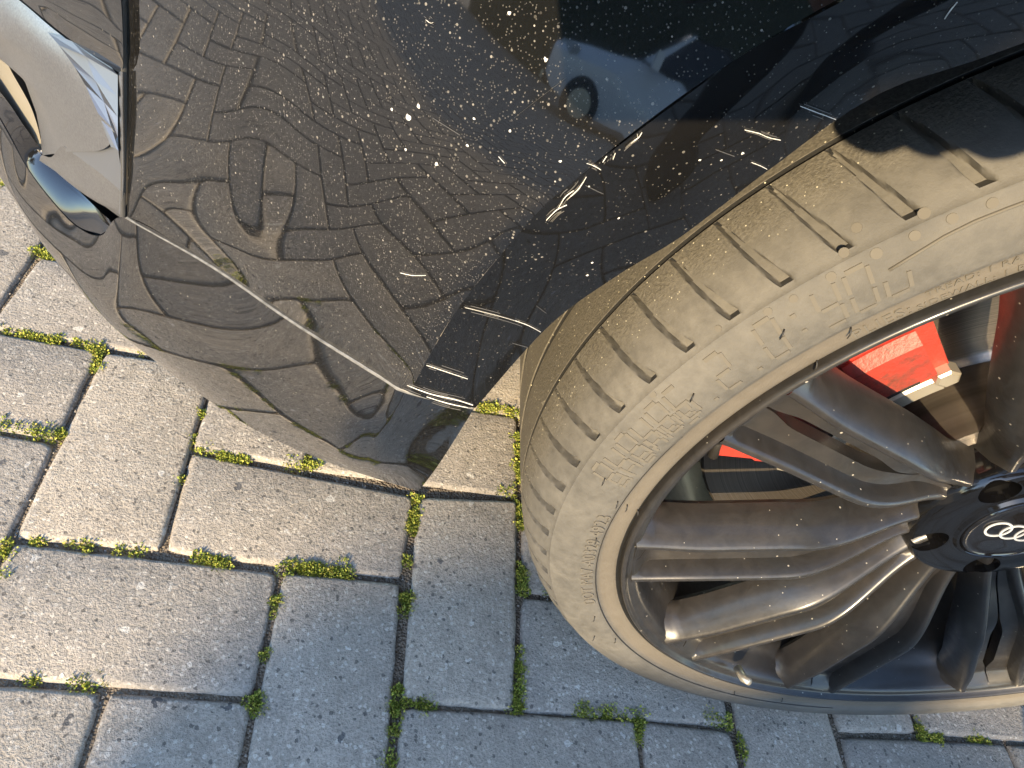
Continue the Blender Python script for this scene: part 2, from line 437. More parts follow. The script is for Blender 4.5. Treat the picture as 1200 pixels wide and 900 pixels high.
# moss in the joints: (from px, to px, amount)
MOSS = [((38, 293), (68, 305), 1.0), ((10, 207), (2, 225), .7), ((0, 389), (35, 394), .9), ((38, 394), (70, 400), 1.1), ((90, 402), (122, 408), .9), ((112, 410), (116, 436), 1.2), ((165, 412), (185, 418), .6),
 ((0, 497), (28, 502), 1.1), ((38, 505), (76, 512), 1.3), ((237, 482), (238, 492), .9), ((228, 512), (226, 524), .7), ((235, 528), (290, 540), 1.2), ((335, 540), (374, 548), 1.3), ((212, 562), (206, 570), .7),
 ((5, 640), (12, 655), 1.1), ((0, 665), (6, 680), .8), ((42, 634), (52, 638), .6), ((80, 636), (110, 642), .7), ((142, 640), (172, 650), .7), ((225, 655), (270, 660), 1.0), ((330, 664), (412, 674), 1.4),
 ((327, 698), (322, 722), 1.1), ((314, 765), (310, 772), .6), ((304, 812), (298, 834), 1.3), ((18, 792), (45, 797), .8), ((84, 802), (126, 796), .9),
 ((489, 582), (484, 625), 1.4), ((480, 652), (480, 665), .7), ((476, 700), (474, 726), 1.3), ((468, 808), (462, 840), 1.2), ((472, 820), (508, 825), 1.1), ((460, 850), (456, 870), .9), ((455, 882), (453, 900), 1.0),
 ((558, 478), (612, 486), 1.5), ((607, 512), (606, 535), 1.4), ((607, 545), (606, 570), 1.2), ((582, 574), (603, 580), .9), ((607, 590), (612, 625), 1.2), ((608, 665), (614, 695), 1.4), ((632, 690), (650, 695), .8),
 ((609, 762), (611, 788), 1.1), ((608, 800), (600, 834), 1.3), ((675, 828), (698, 842), 1.2), ((703, 833), (738, 838), 1.2), ((745, 835), (742, 872), 1.3), ((745, 832), (758, 838), .7), ((820, 838), (855, 845), 1.1), ((866, 862), (872, 890), 1.0),
 ((1078, 832), (1080, 862), 1.1), ((1075, 864), (1104, 866), 1.0), ((1128, 860), (1155, 868), .9)]
V = []; F = []
mr = random.Random(5)
for a, b, amt in MOSS:
    A, Bp = atz(a, -0.004), atz(b, -0.004)
    L = max(0.004, (Bp - A).length)
    nclump = max(5, int(L / 0.0020 * amt))
    d = (Bp - A).normalized(); s_ = Vector((-d.y, d.x, 0))
    for i in range(nclump):
        c = A.lerp(Bp, mr.random()) + s_ * mr.gauss(0, 0.0029); c.z = -0.0038
        R_ = mr.uniform(0.0030, 0.0060) * (0.75 + 0.3 * amt)
        for k in range(int(30 * amt) + 10):
            th = mr.uniform(0, 6.283); ph = math.acos(mr.uniform(0.05, 1))
            dr = Vector((math.cos(th) * math.sin(ph), math.sin(th) * math.sin(ph), math.cos(ph)))
            p = c + Vector((dr.x, dr.y, dr.z * 0.80)) * R_ * mr.uniform(0.75, 1.1)
            ln = mr.uniform(0.0013, 0.0027); wd = ln * 0.42
            up = (dr + Vector((mr.gauss(0, .35), mr.gauss(0, .35), .35))).normalized()
            sd = up.orthogonal().normalized(); sd.rotate(Matrix.Rotation(mr.uniform(0, 6.28), 3, up))
            nn = up.cross(sd)
            b0 = len(V)
            V += [p - up * ln * .3, p + sd * wd + up * ln * .35 + nn * wd * .3, p + up * ln, p - sd * wd + up * ln * .35 + nn * wd * .3]
            F += [(b0, b0 + 1, b0 + 2, b0 + 3)]
o = mesh_obj('moss', V, F, M_MOSS); o['kind'] = 'stuff'
tag(o, 'bright green moss growing in the joints between the pavers', 'moss')
# crumbs of grit lying in the joints and on the blocks
V = []; F = []
for i in range(2600):
    u = mr.randint(-6, 7); v = mr.randint(-3, 6)
    if mr.random() < 0.5: p = corner(u, v).lerp(corner(u + 1, v), mr.random())
    else: p = corner(u, v).lerp(corner(u, v + 1), mr.random())
    p = Vector((p.x + mr.gauss(0, .0022), p.y + mr.gauss(0, .0022), -0.0049))
    s_ = mr.uniform(0.0005, 0.0018)
    b0 = len(V)
    M = Matrix.Rotation(mr.uniform(0, 6.28), 3, Vector((mr.gauss(0, 1), mr.gauss(0, 1), mr.gauss(0, 1))).normalized())
    for q in ((1, 0, 0), (-1, 0, 0), (0, 1, 0), (0, -1, 0), (0, 0, .8), (0, 0, -.8)):
        V.append(p + M @ (Vector(q) * s_ * mr.uniform(.7, 1.3)))
    for f in ((0, 2, 4), (2, 1, 4), (1, 3, 4), (3, 0, 4), (2, 0, 5), (1, 2, 5), (3, 1, 5), (0, 3, 5)): F.append(tuple(b0 + i for i in f))
o = mesh_obj('joint_grit', V, F, M_PAVER); o['kind'] = 'stuff'
tag(o, 'loose sandy grit lying in the joints between pavers', 'grit')

# ------------------------------------------------------------------ the black car
car = empty('car', (0.341, 0.2, 0))
tag(car, 'black car with a scratched bumper corner beside its dusty front wheel', 'car')
car_inv = Matrix.Translation((-0.341, -0.2, 0))
def C_(pts): return [Vector(p) - Vector((0.341, 0.2, 0)) for p in pts]
WC = Vector((0.341, 0.0165, 0.320))
# key curves, in metres
ARCH = [(-0.027, 0.081, 0.200), (-0.0335, 0.052, 0.262), (-0.0385, 0.024, 0.326), (-0.0374, 0.004, 0.3916), (-0.028, -0.004, 0.4493), (-0.0172, -0.009, 0.4804), (-0.0071, -0.011, 0.4991), (-0.0002, -0.012, 0.5153), (0.0047, -0.013, 0.5278), (0.0184, -0.013, 0.5533), (0.0419, -0.013, 0.5727)]
for a in (55, 70, 90, 110, 130, 150, 170):
    ARCH.append((WC.x - 0.390 * math.cos(math.radians(a)), -0.013 + 0.02 * sm(130, 180, a), 0.322 + 0.390 * math.sin(math.radians(a))))
CREASE = [(-0.0647, 0.003, 0.3953), (-0.0625, -0.006, 0.4331), (-0.0593, -0.012, 0.4621), (-0.0513, -0.019, 0.4994), (-0.0466, -0.0205, 0.5122), (-0.0417, -0.0215, 0.5222), (-0.0297, -0.022, 0.5427), (-0.0189, -0.0225, 0.5597), (-0.0075, -0.023, 0.5719)]
for a in (55, 70, 90, 110, 130, 150, 170):
    CREASE.append((WC.x - 0.437 * math.cos(math.radians(a)), -0.024 + 0.02 * sm(130, 180, a), 0.322 + 0.437 * math.sin(math.radians(a))))
SEAM = [(-0.2015, 0.109, 0.360), (-0.155, 0.077, 0.370), (-0.116, 0.044, 0.380), (-0.0745, 0.0145, 0.387), (-0.0645, 0.0085, 0.3885), (-0.0375, 0.005, 0.390)]
LIPB = [(-0.530, 0.95, 0.200), (-0.520, 0.70, 0.200), (-0.475, 0.50, 0.200), (-0.425, 0.402, 0.200), (-0.379, 0.335, 0.2), (-0.334, 0.279, 0.2), (-0.298, 0.236, 0.2), (-0.260, 0.198, 0.2), (-0.225, 0.163, 0.2), (-0.182, 0.134, 0.2), (-0.138, 0.110, 0.2), (-0.091, 0.094, 0.2), (-0.056, 0.086, 0.2), (-0.027, 0.081, 0.2)]
PLAN = [(-0.56, 0.95), (-0.545, 0.70), (-0.505, 0.50), (-0.45, 0.385), (-0.40, 0.318), (-0.35, 0.255), (-0.30, 0.198), (-0.25, 0.149), (-0.2015, 0.107)]
def wall(px, off=0.0, zmin=0.15):
    """where the view ray meets the upright bumper wall of the front corner, set back by off"""
    d = ray(*px).normalized(); t = 0.05
    def g(x):
        for (x0, y0), (x1, y1) in zip(PLAN, PLAN[1:]):
            if x <= x1 or (x1, y1) == PLAN[-1]:
                return y0 + (y1 - y0) * (x - x0) / (x1 - x0) + off
    while t < 1.2:
        p = CAM + d * t
        if p.y > g(p.x): return p
        t += 0.0007
    return p

# --- main bumper corner panel: level rows from the seam up, each a rounded plan curve ending on the arch crease
NS, NT = 120, 130
LEFT = [(-0.2015, 0.109, 0.360), (-0.1975, 0.1065, 0.390), (-0.194, 0.104, 0.415), (-0.1905, 0.101, 0.440), (-0.187, 0.098, 0.470), (-0.1825, 0.095, 0.515), (-0.178, 0.093, 0.56), (-0.170, 0.094, 0.62), (-0.158, 0.100, 0.68), (-0.135, 0.125, 0.735)]
lf = catmull(LEFT, 120); crf = catmull(CREASE, 400)
def at_z(curve, z):
    for a, b in zip(curve, curve[1:]):
        if a.z <= z <= b.z: return a.lerp(b, (z - a.z) / max(1e-9, b.z - a.z))
    return curve[-1].copy()
def bez(a, b, sa, sb, n):
    """plan curve from a to b leaving with slope sa and arriving with slope sb (dy/dx); z runs evenly"""
    x = (b.y - a.y + sa * a.x - sb * b.x) / (sa - sb)
    c = Vector((x, a.y + sa * (x - a.x), 0))
    out = []
    for k in range(n):
        t = k / (n - 1)
        p = a * (1 - t) ** 2 + c * 2 * t * (1 - t) + b * t * t
        p.z = a.z + (b.z - a.z) * t
        out.append(p)
    return out
SL0, SL1 = -1.16, -0.42
ROWS = [[Vector(p) for p in (SEAM[0], SEAM[1], SEAM[2], SEAM[3], CREASE[0])]]
for dz, f in ((0.030, .45), (0.060, .80), (0.095, 1.0), (0.130, 1.05), (0.170, 1.08), (0.215, 1.10), (0.270, 1.12)):
    a = at_z(lf, 0.360 + dz); b = at_z(crf, 0.393 + dz * 0.96)
    ch = (b.y - a.y) / (b.x - a.x)
    ROWS.append(bez(a, b, ch + (SL0 + .80) * f, ch + (SL1 + .80) * f, 40))
ROWS.append([Vector(p) for p in ((-0.135, 0.125, 0.735), (-0.03, 0.072, 0.772), (0.12, 0.030, 0.790), (0.25, 0.004, 0.786))] + [Vector(CREASE[11])])
RC = [catmull(r, NS) for r in ROWS]
cols_ = [catmull([r[j] for r in RC], NT) for j in range(NS)]
V = [cols_[j][i] for i in range(NT) for j in range(NS)]
def shape(s, z):
    h = -0.0016 * math.exp(-((s - 0.50) / 0.10) ** 2 - ((z - 0.455) / 0.035) ** 2)
    h += 0.0008 * math.exp(-((s - 0.74) / 0.09) ** 2 - ((z - 0.46) / 0.03) ** 2)
    return h
def vn(i, j):
    a = V[min(i + 1, NT - 1) * NS + j] - V[max(i - 1, 0) * NS + j]; b = V[i * NS + min(j + 1, NS - 1)] - V[i * NS + max(j - 1, 0)]
    n_ = b.cross(a)
    return n_.normalized() if n_.length > 1e-12 else Vector((0, -1, 0))
V2 = [V[i * NS + j] + vn(i, j) * shape(j / (NS - 1), V[i * NS + j].z) * sm(0, .05, j / (NS - 1)) * sm(1, .94, j / (NS - 1)) for i in range(NT) for j in range(NS)]
panel = mesh_obj('bumper_corner', C_(V2), grid_faces(NT, NS), M_PAINT, car, True)
bvh_panel = BVHTree.FromPolygons(V2, grid_faces(NT, NS))

# --- flared arch band between crease and arch edge
nb = 170
ar = catmull(ARCH[3:], nb); cr = catmull(CREASE, nb)
rows = []
for q in range(13):
    t = q / 12
    row = []
    for j in range(nb):
        p = cr[j].lerp(ar[j], t)
        ax = (ar[j] - cr[j]); tang = (cr[min(j + 1, nb - 1)] - cr[max(j - 1, 0)])
        n_ = tang.cross(ax).normalized()
        if n_.y > 0: n_ = -n_
        p = p + n_ * 0.0012 * math.sin(math.pi * t)
        row.append(p)
    rows.append(row)
inn = [p + Vector((0, 0.012, 0)) + (Vector((WC.x, p.y, 0.322)) - p).normalized() * 0.004 for p in rows[-1]]
inn2 = [p + Vector((0, 0.03, 0)) - (Vector((WC.x, p.y, 0.322)) - p).normalized() * 0.012 for p in inn]
rows += [inn, inn2]
Vb = [p for r in rows for p in r]
Fb = grid_faces(len(rows), nb, True)
band = mesh_obj('wheel_arch_flange', C_(Vb), Fb, M_BAND, car, True, 40)
bvh_band = BVHTree.FromPolygons(Vb, Fb)

# --- lower lip under the seam
LT = [wall((-120, -60), .010), wall((-60, 40), .010), wall((0, 140), .010), wall((33, 199), .010), wall((67, 243), .009), wall((92, 267), .007), wall((118, 276), .005)]
lip_top = LT + [Vector(p) for p in SEAM]
nl = 200
ct = catmull(lip_top, nl)
lb_f = catmull(LIPB[1:], 600)
def at_x(curve, x):
    for a, b in zip(curve, curve[1:]):
        if a.x <= x <= b.x: return a.lerp(b, (x - a.x) / max(1e-9, b.x - a.x))
    return (curve[0] if x < curve[0].x else curve[-1]).copy()
cbm = [at_x(lb_f, -0.027 + (p.x + 0.0375) * 1.02) for p in ct]
rows = []
for q in range(22):
    t = q / 21
    row = []
    for j in range(nl):
        a, b = ct[j], cbm[j]
        p = a.lerp(b, t)
        tang = ct[min(j + 1, nl - 1)] - ct[max(j - 1, 0)]
        n_ = tang.cross(b - a).normalized()
        if n_.y > 0: n_ = -n_
        row.append(p + n_ * 0.009 * math.sin(math.pi * t) * sm(1.0, 0.9, j / (nl - 1)) + n_ * 0.003 * math.sin(math.pi * t))
    rows.append(row)
und = [p + Vector((0.004 * sm(1, .9, j / (nl - 1)), 0.010, 0.001)) for j, p in enumerate(rows[-1])]
und2 = [p + Vector((0.03 * sm(1, .85, j / (nl - 1)) - .004, 0.07, 0.012)) for j, p in enumerate(rows[-1])]
rows += [und, und2]
Vl = [p for r in rows for p in r]
Fl = grid_faces(len(rows), nl, True)
lip = mesh_obj('bumper_lip', C_(Vl), Fl, M_LIP, car, True, 45)
bvh_lip = BVHTree.FromPolygons(Vl, Fl)
# end cap of the lip towards the wheel (thin return edge)
e = [r[-1] for r in rows[:22]]
mesh_obj('lip_return', C_(e + [p + Vector((-0.004, 0.012, 0)) for p in e]), grid_faces(2, 22), M_LINER, car, True)

# --- ray helper for marks lying on the paint
def onto(bvhs, p):
    d = ray(*p).normalized(); best = None
    for b in bvhs:
        h = b.ray_cast(CAM, d)
        if h[0] is not None and (best is None or h[3] < best[3]): best = h
    return best
def strip(name, pts, widths, mat, parent, bvhs, lift=0.00025, n=None):
    """thin mark that follows the paint surface"""
    n = n or max(6, len(pts) * 5)
    P = catmull([(p[0], p[1], 0) for p in pts], n)
    Wd = [widths[min(len(widths) - 1, int(i / (n - 1) * (len(widths) - 1) + .0))] + ((widths[min(len(widths) - 1, int(i / (n - 1) * (len(widths) - 1)) + 1)] - widths[int(i / (n - 1) * (len(widths) - 1))]) * ((i / (n - 1) * (len(widths) - 1)) % 1)) for i in range(n)]
    V = []; F = []
    hits = []
    for i, p in enumerate(P):
        h = onto(bvhs, (p.x, p.y))
        if h: hits.append((h[0], h[1] if h[1].dot(CAM - h[0]) > 0 else -h[1], Wd[i]))
    if len(hits) < 2: return None
    for i, (p, nn, w_) in enumerate(hits):
        t = (hits[min(i + 1, len(hits) - 1)][0] - hits[max(i - 1, 0)][0]).normalized()
        s_ = nn.cross(t).normalized()
        j1, j2 = mr.uniform(.3, 1.3), mr.uniform(.3, 1.3)
        V += [p + nn * lift + s_ * w_ / 2 * j1, p + nn * lift * 2.2, p + nn * lift - s_ * w_ / 2 * j2]
    for i in range(len(hits) - 1):
        for k in range(2): F.append((i * 3 + k, i * 3 + k + 1, i * 3 + k + 4, i * 3 + k + 3))
    return mesh_obj(name, C_(V), F, mat, parent, True)
ALLB = [bvh_panel, bvh_band, bvh_lip]
def local(o): return o
# the bare seam edge under the panel and the scuffs at its end (all are sub-parts)
V = []; F = []
sp = catmull(SEAM, 90)
for i, p in enumerate(sp):
    t = i / 89
    up = Vector((0, 0, 1)); out = Vector((-0.55, -0.83, 0)).normalized()
    w_ = 0.0006 + 0.0011 * sm(.62, .95, t) + 0.0003 * noise.noise(Vector((t * 40, 0, 0)))
    V += [p + up * w_ - out * .0006, p + out * 0.0012 + up * w_ * .25, p - up * w_ * .8 - out * .0004]
for i in range(89):
    for k in range(2): F.append((i * 3 + k, i * 3 + k + 1, i * 3 + k + 4, i * 3 + k + 3))
mesh_obj('seam_edge', C_(V), F, M_EDGE, lip, True)
SCR = [([(478, 451), (505, 461), (535, 468), (554, 474)], [.0004, .0022, .0030, .0018], lip), ([(500, 464), (525, 472), (553, 478)], [.0004, .0022, .0016], lip),
 ([(545, 359), (565, 364), (595, 372), (618, 380), (637, 390)], [.0004, .0014, .0011, .0012, .0004], band), ([(500, 427), (515, 432), (530, 437), (548, 443)], [.0003, .0010, .0007, .0003], band),
 ([(640, 257), (652, 245), (664, 239)], [.0004, .0010, .0005], band), ([(664, 233), (678, 220), (687, 206)], [.0004, .0018, .0006], band), ([(654, 243), (662, 230), (672, 222)], [.0003, .0012, .0003], band),
 ([(688, 191), (697, 194), (704, 198)], [.0006, .0014, .0004], panel), ([(706, 189), (710, 183), (713, 179)], [.0004, .0013, .0004], band), ([(718, 186), (721, 178)], [.0008, .0012], band), ([(733, 172), (741, 165), (748, 160), (752, 154)], [.0004, .0015, .0011, .0003], band), ([(747, 160), (746, 152)], [.0005, .0011], band),
 ([(603, 138), (630, 117), (664, 91)], [.0001, .0004, .0002], panel), ([(508, 138), (524, 148), (540, 158)], [.0001, .0004, .0001], panel),
 ([(872, 151), (888, 155), (900, 160), (914, 163)], [.0003, .0009, .0012, .0002], band), ([(937, 123), (955, 130), (982, 140)], [.0002, .0010, .0002], band), ([(1106, 21), (1112, 12), (1121, 1)], [.0002, .0008, .0003], band),
 ([(470, 319), (484, 322), (500, 322)], [.0003, .0008, .0003], panel), ([(600, 401), (618, 406)], [.0002, .0005], band), ([(628, 357), (640, 366)], [.0002, .0006], band), ([(686, 216), (700, 223), (707, 226)], [.0002, .0006, .0001], band),
 ([(880, 189), (890, 193), (898, 197)], [.0002, .0009, .0003], band), ([(838, 174), (860, 182)], [.0003, .0006], band), 
 ([(474, 450), (477, 444), (481, 436)], [.0002, .0005, .0002], panel), ([(287, 310), (291, 320)], [.0002, .0006], panel), ([(500, 23), (505, 27), (509, 26)], [.0002, .0010, .0002], panel), ([(585, 183), (592, 191)], [.0003, .0009], panel)]
for pts, wd, par in SCR:
    k_ = .33 if par is lip else .18
    strip('scratch', pts, [q * k_ for q in wd], M_SCR if max(wd) > .00065 else M_FAINT, par, ALLB)
    if max(wd) > .0009:                 # finer scuffs running alongside
        for q in range(4):
            ox, oy = mr.uniform(-5, 5), mr.uniform(-5, 5); t0, t1 = sorted((mr.random(), mr.random()))
            L_ = catmull([(p[0], p[1], 0) for p in pts], 12)
            seg = L_[int(t0 * 8):max(int(t0 * 8) + 3, int(t1 * 12))]
            strip('scratch', [(p.x + ox, p.y + oy) for p in seg], [.00004, .00014, .00004], M_FAINT, par, ALLB)
# dried splashes on the panel
for (x, y, r) in [(460, 128, .0007), (479, 137, .0012), (491, 124, .0009), (548, 170, .0007), (476, 175, .0006), (598, 153, .0006), (512, 192, .0009), (556, 139, .0006), (640, 70, .0009), (657, 189, .0006), (690, 218, .0005), (725, 255, .0006), (694, 307, .0007), (688, 322, .0007), (193, 220, .0005), (870, 179, .0007), (820, 187, .0005), (845, 187, .0005), (597, 15, .0007)]:
    h = onto(ALLB, (x, y))
    if not h: continue
    nn = h[1] if h[1].dot(CAM - h[0]) > 0 else -h[1]
    a = nn.orthogonal().normalized(); b = nn.cross(a); r *= .62
    V = [h[0] + nn * .0005] + [h[0] + nn * .0002 + (a * math.cos(q) + b * math.sin(q)) * r * mr.uniform(.6, 1.3) for q in [k * math.pi / 4 for k in range(8)]]
    mesh_obj('dried_splash', C_(V), [(0, k + 1, (k + 1) % 8 + 1) for k in range(8)], M_SCR, panel, True)

# --- upright gap moulding and the satin intake trim at the corner
vs = catmull([(-0.2015, 0.109, 0.360), (-0.194, 0.104, 0.415), (-0.187, 0.098, 0.470), (-0.178, 0.092, 0.56), (-0.165, 0.094, 0.66)], 40)
loft('seam_moulding', [C_([p + Vector((-0.0008, 0.0005, 0)) for p in vs]), C_([p + Vector((-0.0018, -0.0008, 0)) for p in vs]), C_([p + Vector((-0.0030, 0.0008, 0)) for p in vs]), C_([p + Vector((-0.0030, 0.012, 0)) for p in vs])], 40, M_MOULD, car, 12)
# intake blade: outer edge (towards the panel) to inner edge
def W_(L, off): return [wall(p, off) for p in L]
blade = loft('intake_trim', [C_(W_([(-60, -62), (22, 0), (60, 32), (100, 62), (141, 89), (144, 100)], .009)), C_(W_([(-90, -55), (-5, 10), (40, 52), (85, 95), (118, 140), (128, 170)], .003)), C_(W_([(-110, -40), (-40, 20), (12, 62), (50, 110), (70, 150), (80, 178)], .006)), C_(W_([(-130, -20), (-60, 30), (8, 68), (36, 112), (47, 155), (49, 182)], .022))], 50, M_SATIN, car, 30)
loft('trim_foot', [C_(W_([(70, 172), (100, 172), (135, 173), (146, 178)], .006)), C_(W_([(60, 184), (95, 195), (130, 215), (146, 226)], .008)), C_(W_([(49, 182), (80, 212), (115, 236), (145, 246)], .010)), C_(W_([(46, 188), (80, 211), (112, 234), (145, 258)], .014))], 40, M_SATIN, car, 24)
loft('trim_rail', [C_(W_([(139, 84), (140, 130), (141, 175), (141, 215), (139, 250)], .003)), C_(W_([(143, 84), (143.5, 130), (144, 175), (144, 215), (142, 252)], -.0005)), C_(W_([(147, 86), (147.5, 130), (148, 175), (147.5, 215), (145, 250)], .004))], 40, M_SATIN, car, 12)
# stepped scale facets between blade and rail
LP = [(56, 38), (69, 53), (87, 78), (100, 100), (115, 133), (130, 172)]
MP = [(84, 48), (100, 66), (112, 95), (122, 120), (130, 148), (136, 174)]
RP = [(128, 76), (138, 88), (138, 113), (138, 137), (138, 161), (139, 177)]
for i in range(5):
    for A, Bq in ((LP, MP), (MP, RP)):
        hi, lo = .0040, -.0012
        a, b = wall(A[i], hi), wall(Bq[i], hi)
        c_, d_ = wall(Bq[i + 1], lo), wall(A[i + 1], lo)
        e_, f_ = wall(Bq[i + 1], hi + .004), wall(A[i + 1], hi + .004)
        g_ = wall(A[i], hi + .004)
        mesh_obj('trim_tooth', C_([a, b, c_, d_, e_, f_, g_]), [(0, 3, 2, 1), (3, 5, 4, 2), (0, 6, 5, 3)], M_TOOTH, blade)
q3 = [wall((74, 171), .0062), wall((138, 172), .0055), wall((146, 228), .0005), wall((120, 205), .0030)]
mesh_obj('trim_facet', C_(q3), [(0, 3, 2, 1)], M_TOOTH, blade)
loft('intake_lens', [C_(W_([(-60, 0), (-25, 30), (0, 58), (14, 85), (36, 125), (47, 160), (49, 181)], .024)), C_(W_([(-60, 20), (-30, 60), (-5, 95), (10, 120), (25, 148), (38, 168), (48, 181)], .020)), C_(W_([(-60, 40), (-40, 80), (-12, 110), (0, 122), (18, 152), (34, 172), (48, 182)], .026))], 40, M_LENS, car, 14)
# glossy ledge between trim and lip: looks up at the sky
lt2 = catmull(LT, 60)
ledge_px = catmull([(-130, -30, 0), (-60, 48, 0), (0, 108, 0), (30, 150, 0), (60, 190, 0), (95, 226, 0), (122, 252, 0), (142, 268, 0)], 60)
tp2 = [atz((q.x, q.y), p.z + .010) for q, p in zip(ledge_px, lt2)]
mesh_obj('lip_ledge', C_([p + Vector((0, 0.0006, 0.0004)) for p in lt2] + [a.lerp(b, .5) + Vector((0, 0, .0025)) for a, b in zip(lt2, tp2)] + tp2), grid_faces(3, 60), M_GLOSS, car, True)
# dark panel above the intake, left of the upright seam
loft('bumper_front', [C_(W_([(-60, -64), (20, -4), (60, 29), (100, 59), (143, 87)], .002)), C_(W_([(-40, -110), (40, -60), (90, -20), (143, 20)], -.001)), C_([(-0.36, 0.27, 0.60), (-0.29, 0.19, 0.60), (-0.23, 0.13, 0.60), (-0.181, 0.096, 0.60)]), C_([(-0.33, 0.30, 0.73), (-0.27, 0.22, 0.735), (-0.21, 0.165, 0.735), (-0.135, 0.125, 0.735)])], 50, M_LIP, car, 40)
loft('intake_back', [C_(W_([(-200, -120), (-60, -70), (143, 80)], .05)), C_(W_([(-200, 100), (-60, 120), (143, 270)], .06))], 20, M_LINER, car, 4)
# rest of the front and side, beyond the frame
loft('grille_surround', [C_([(-0.36, 0.27, 0.60), (-0.46, 0.42, 0.60), (-0.52, 0.62, 0.60), (-0.54, 0.95, 0.60)]), C_([(-0.38, 0.30, 0.45), (-0.47, 0.44, 0.45), (-0.53, 0.64, 0.45), (-0.555, 0.95, 0.45)]), C_([(-0.38, 0.335, 0.31), (-0.46, 0.46, 0.31), (-0.52, 0.66, 0.31), (-0.54, 0.95, 0.31)])], 40, M_LINER, car, 20)
loft('bonnet', [C_([(-0.54, 0.95, 0.60), (-0.50, 0.62, 0.62), (-0.33, 0.30, 0.73), (-0.135, 0.125, 0.735), (-0.03, 0.072, 0.772), (0.12, 0.030, 0.790), (0.25, 0.004, 0.786), (0.341, -0.024, 0.762), (0.5, -0.024, 0.762), (0.8, -0.04, 0.79)]), C_([(-0.50, 0.95, 0.72), (-0.42, 0.62, 0.74), (-0.25, 0.34, 0.79), (-0.10, 0.20, 0.81), (0.0, 0.15, 0.83), (0.14, 0.12, 0.85), (0.27, 0.10, 0.86), (0.36, 0.09, 0.87), (0.5, 0.09, 0.88), (0.8, 0.08, 0.91)]), C_([(-0.40, 0.95, 0.80), (-0.25, 0.80, 0.82), (-0.10, 0.70, 0.85), (0.0, 0.62, 0.87), (0.12, 0.55, 0.90), (0.24, 0.5, 0.92), (0.36, 0.5, 0.94), (0.5, 0.5, 0.96), (0.6, 0.5, 0.97), (0.85, 0.5, 1.0)]), C_([(-0.40, 0.96, 0.80), (-0.25, 0.96, 0.83), (-0.10, 0.96, 0.87), (0.0, 0.96, 0.89), (0.12, 0.96, 0.92), (0.24, 0.96, 0.94), (0.36, 0.96, 0.96), (0.5, 0.96, 0.98), (0.6, 0.96, 0.99), (0.85, 0.96, 1.02)])], 70, M_PAINT, car, 40)
back = [Vector(p) for p in CREASE[-5:]]
loft('rear_wing_panel', [C_(back), C_([(p.x + (0.86 - p.x) * 0.5, p.y + .006, p.z + (0.74 - p.z) * .35 if p.z > .6 else p.z) for p in back]), C_([(0.92, -0.03, z) for z in (0.762, 0.70, 0.60, 0.47, 0.36)])], 40, M_PAINT, car, 24)
loft('door', [C_([(0.925, -0.03, z) for z in (0.24, 0.36, 0.6, 0.79)]), C_([(1.5, -0.05, z) for z in (0.24, 0.36, 0.6, 0.81)]), C_([(2.1, -0.04, z) for z in (0.24, 0.36, 0.6, 0.83)])], 20, M_PAINT, car, 12)
loft('sill', [C_([(0.74, 0.0, 0.30), (1.4, -0.01, 0.26), (2.1, 0.0, 0.26)]), C_([(0.74, 0.02, 0.19), (1.4, 0.01, 0.17), (2.1, 0.02, 0.17)]), C_([(0.74, 0.2, 0.18), (1.4, 0.2, 0.16), (2.1, 0.2, 0.16)])], 20, M_LINER, car, 8)
V = []; F = []; box(V, F, (0.9, 0.95, 0.30), (2.4, 1.2, 0.2), Matrix.Translation((-0.341, -0.2, 0)))
mesh_obj('underbody', V, F, M_LINER, car)
# wheel arch liner
V = []
for r, y in ((0.392, 0.065), (0.398, 0.10), (0.398, 0.34), (0.06, 0.345)):
    for k in range(49):
        a = math.radians(-12 + 210 * k / 48)
        V.append(Vector((WC.x - r * math.cos(a), y, 0.33 + r * math.sin(a))))
mesh_obj('wheel_arch_liner', C_(V), grid_faces(4, 49), M_LINER, car, True, 40)

# ------------------------------------------------------------------ the wheel
RIMF = [(0.2555, 0.010), (0.2558, 0.002), (0.2553, 0.0002), (0.2543, -0.0006), (0.2530, -0.0004), (0.2522, 0.0010), (0.2517, 0.0032), (0.2505, 0.0044), (0.2485, 0.0050), (0.2462, 0.0058), (0.2440, 0.0090), (0.2425, 0.0150), (0.2400, 0.022), (0.2375, 0.028), (0.2335, 0.032), (0.2310, 0.045), (0.2290, 0.08), (0.2280, 0.14), (0.2330, 0.19), (0.2330, 0.215)]
wheel = lathe('wheel', RIMF, 180, M_RIM, car, True, 50)
wheel.location = WC - Vector((0.341, 0.2, 0))
wheel.rotation_euler = (math.radians(-1.36), 0, math.radians(-2.5))
def wl(o): o.parent = wheel; return o
# tyre: profile with worn shoulder, grooves; slots pressed into the shoulder
prof = [(0.2440, 0.020), (0.2515, 0.0100), (0.2562, 0.0050), (0.2585, 0.0028), (0.2612, 0.0016), (0.2650, 0.0014), (0.2690, 0.0010), (0.2712, 0.0002), (0.2724, -0.0014), (0.2745, -0.0020), (0.2790, -0.0022), (0.2850, -0.0018), (0.2910, -0.0004), (0.2965, 0.0018), (0.3000, 0.0038), (0.3013, 0.0040), (0.3020, 0.0056), (0.3032, 0.0068)]
sh = [(0.3032, 0.0068), (0.3048, 0.0086), (0.3066, 0.0110), (0.3084, 0.0136), (0.3102, 0.0166), (0.3118, 0.0196), (0.3132, 0.0228), (0.3146, 0.0262), (0.3158, 0.0298), (0.3169, 0.0336), (0.3178, 0.0376), (0.3185, 0.0416), (0.3190, 0.0450), (0.3193, 0.0476)]
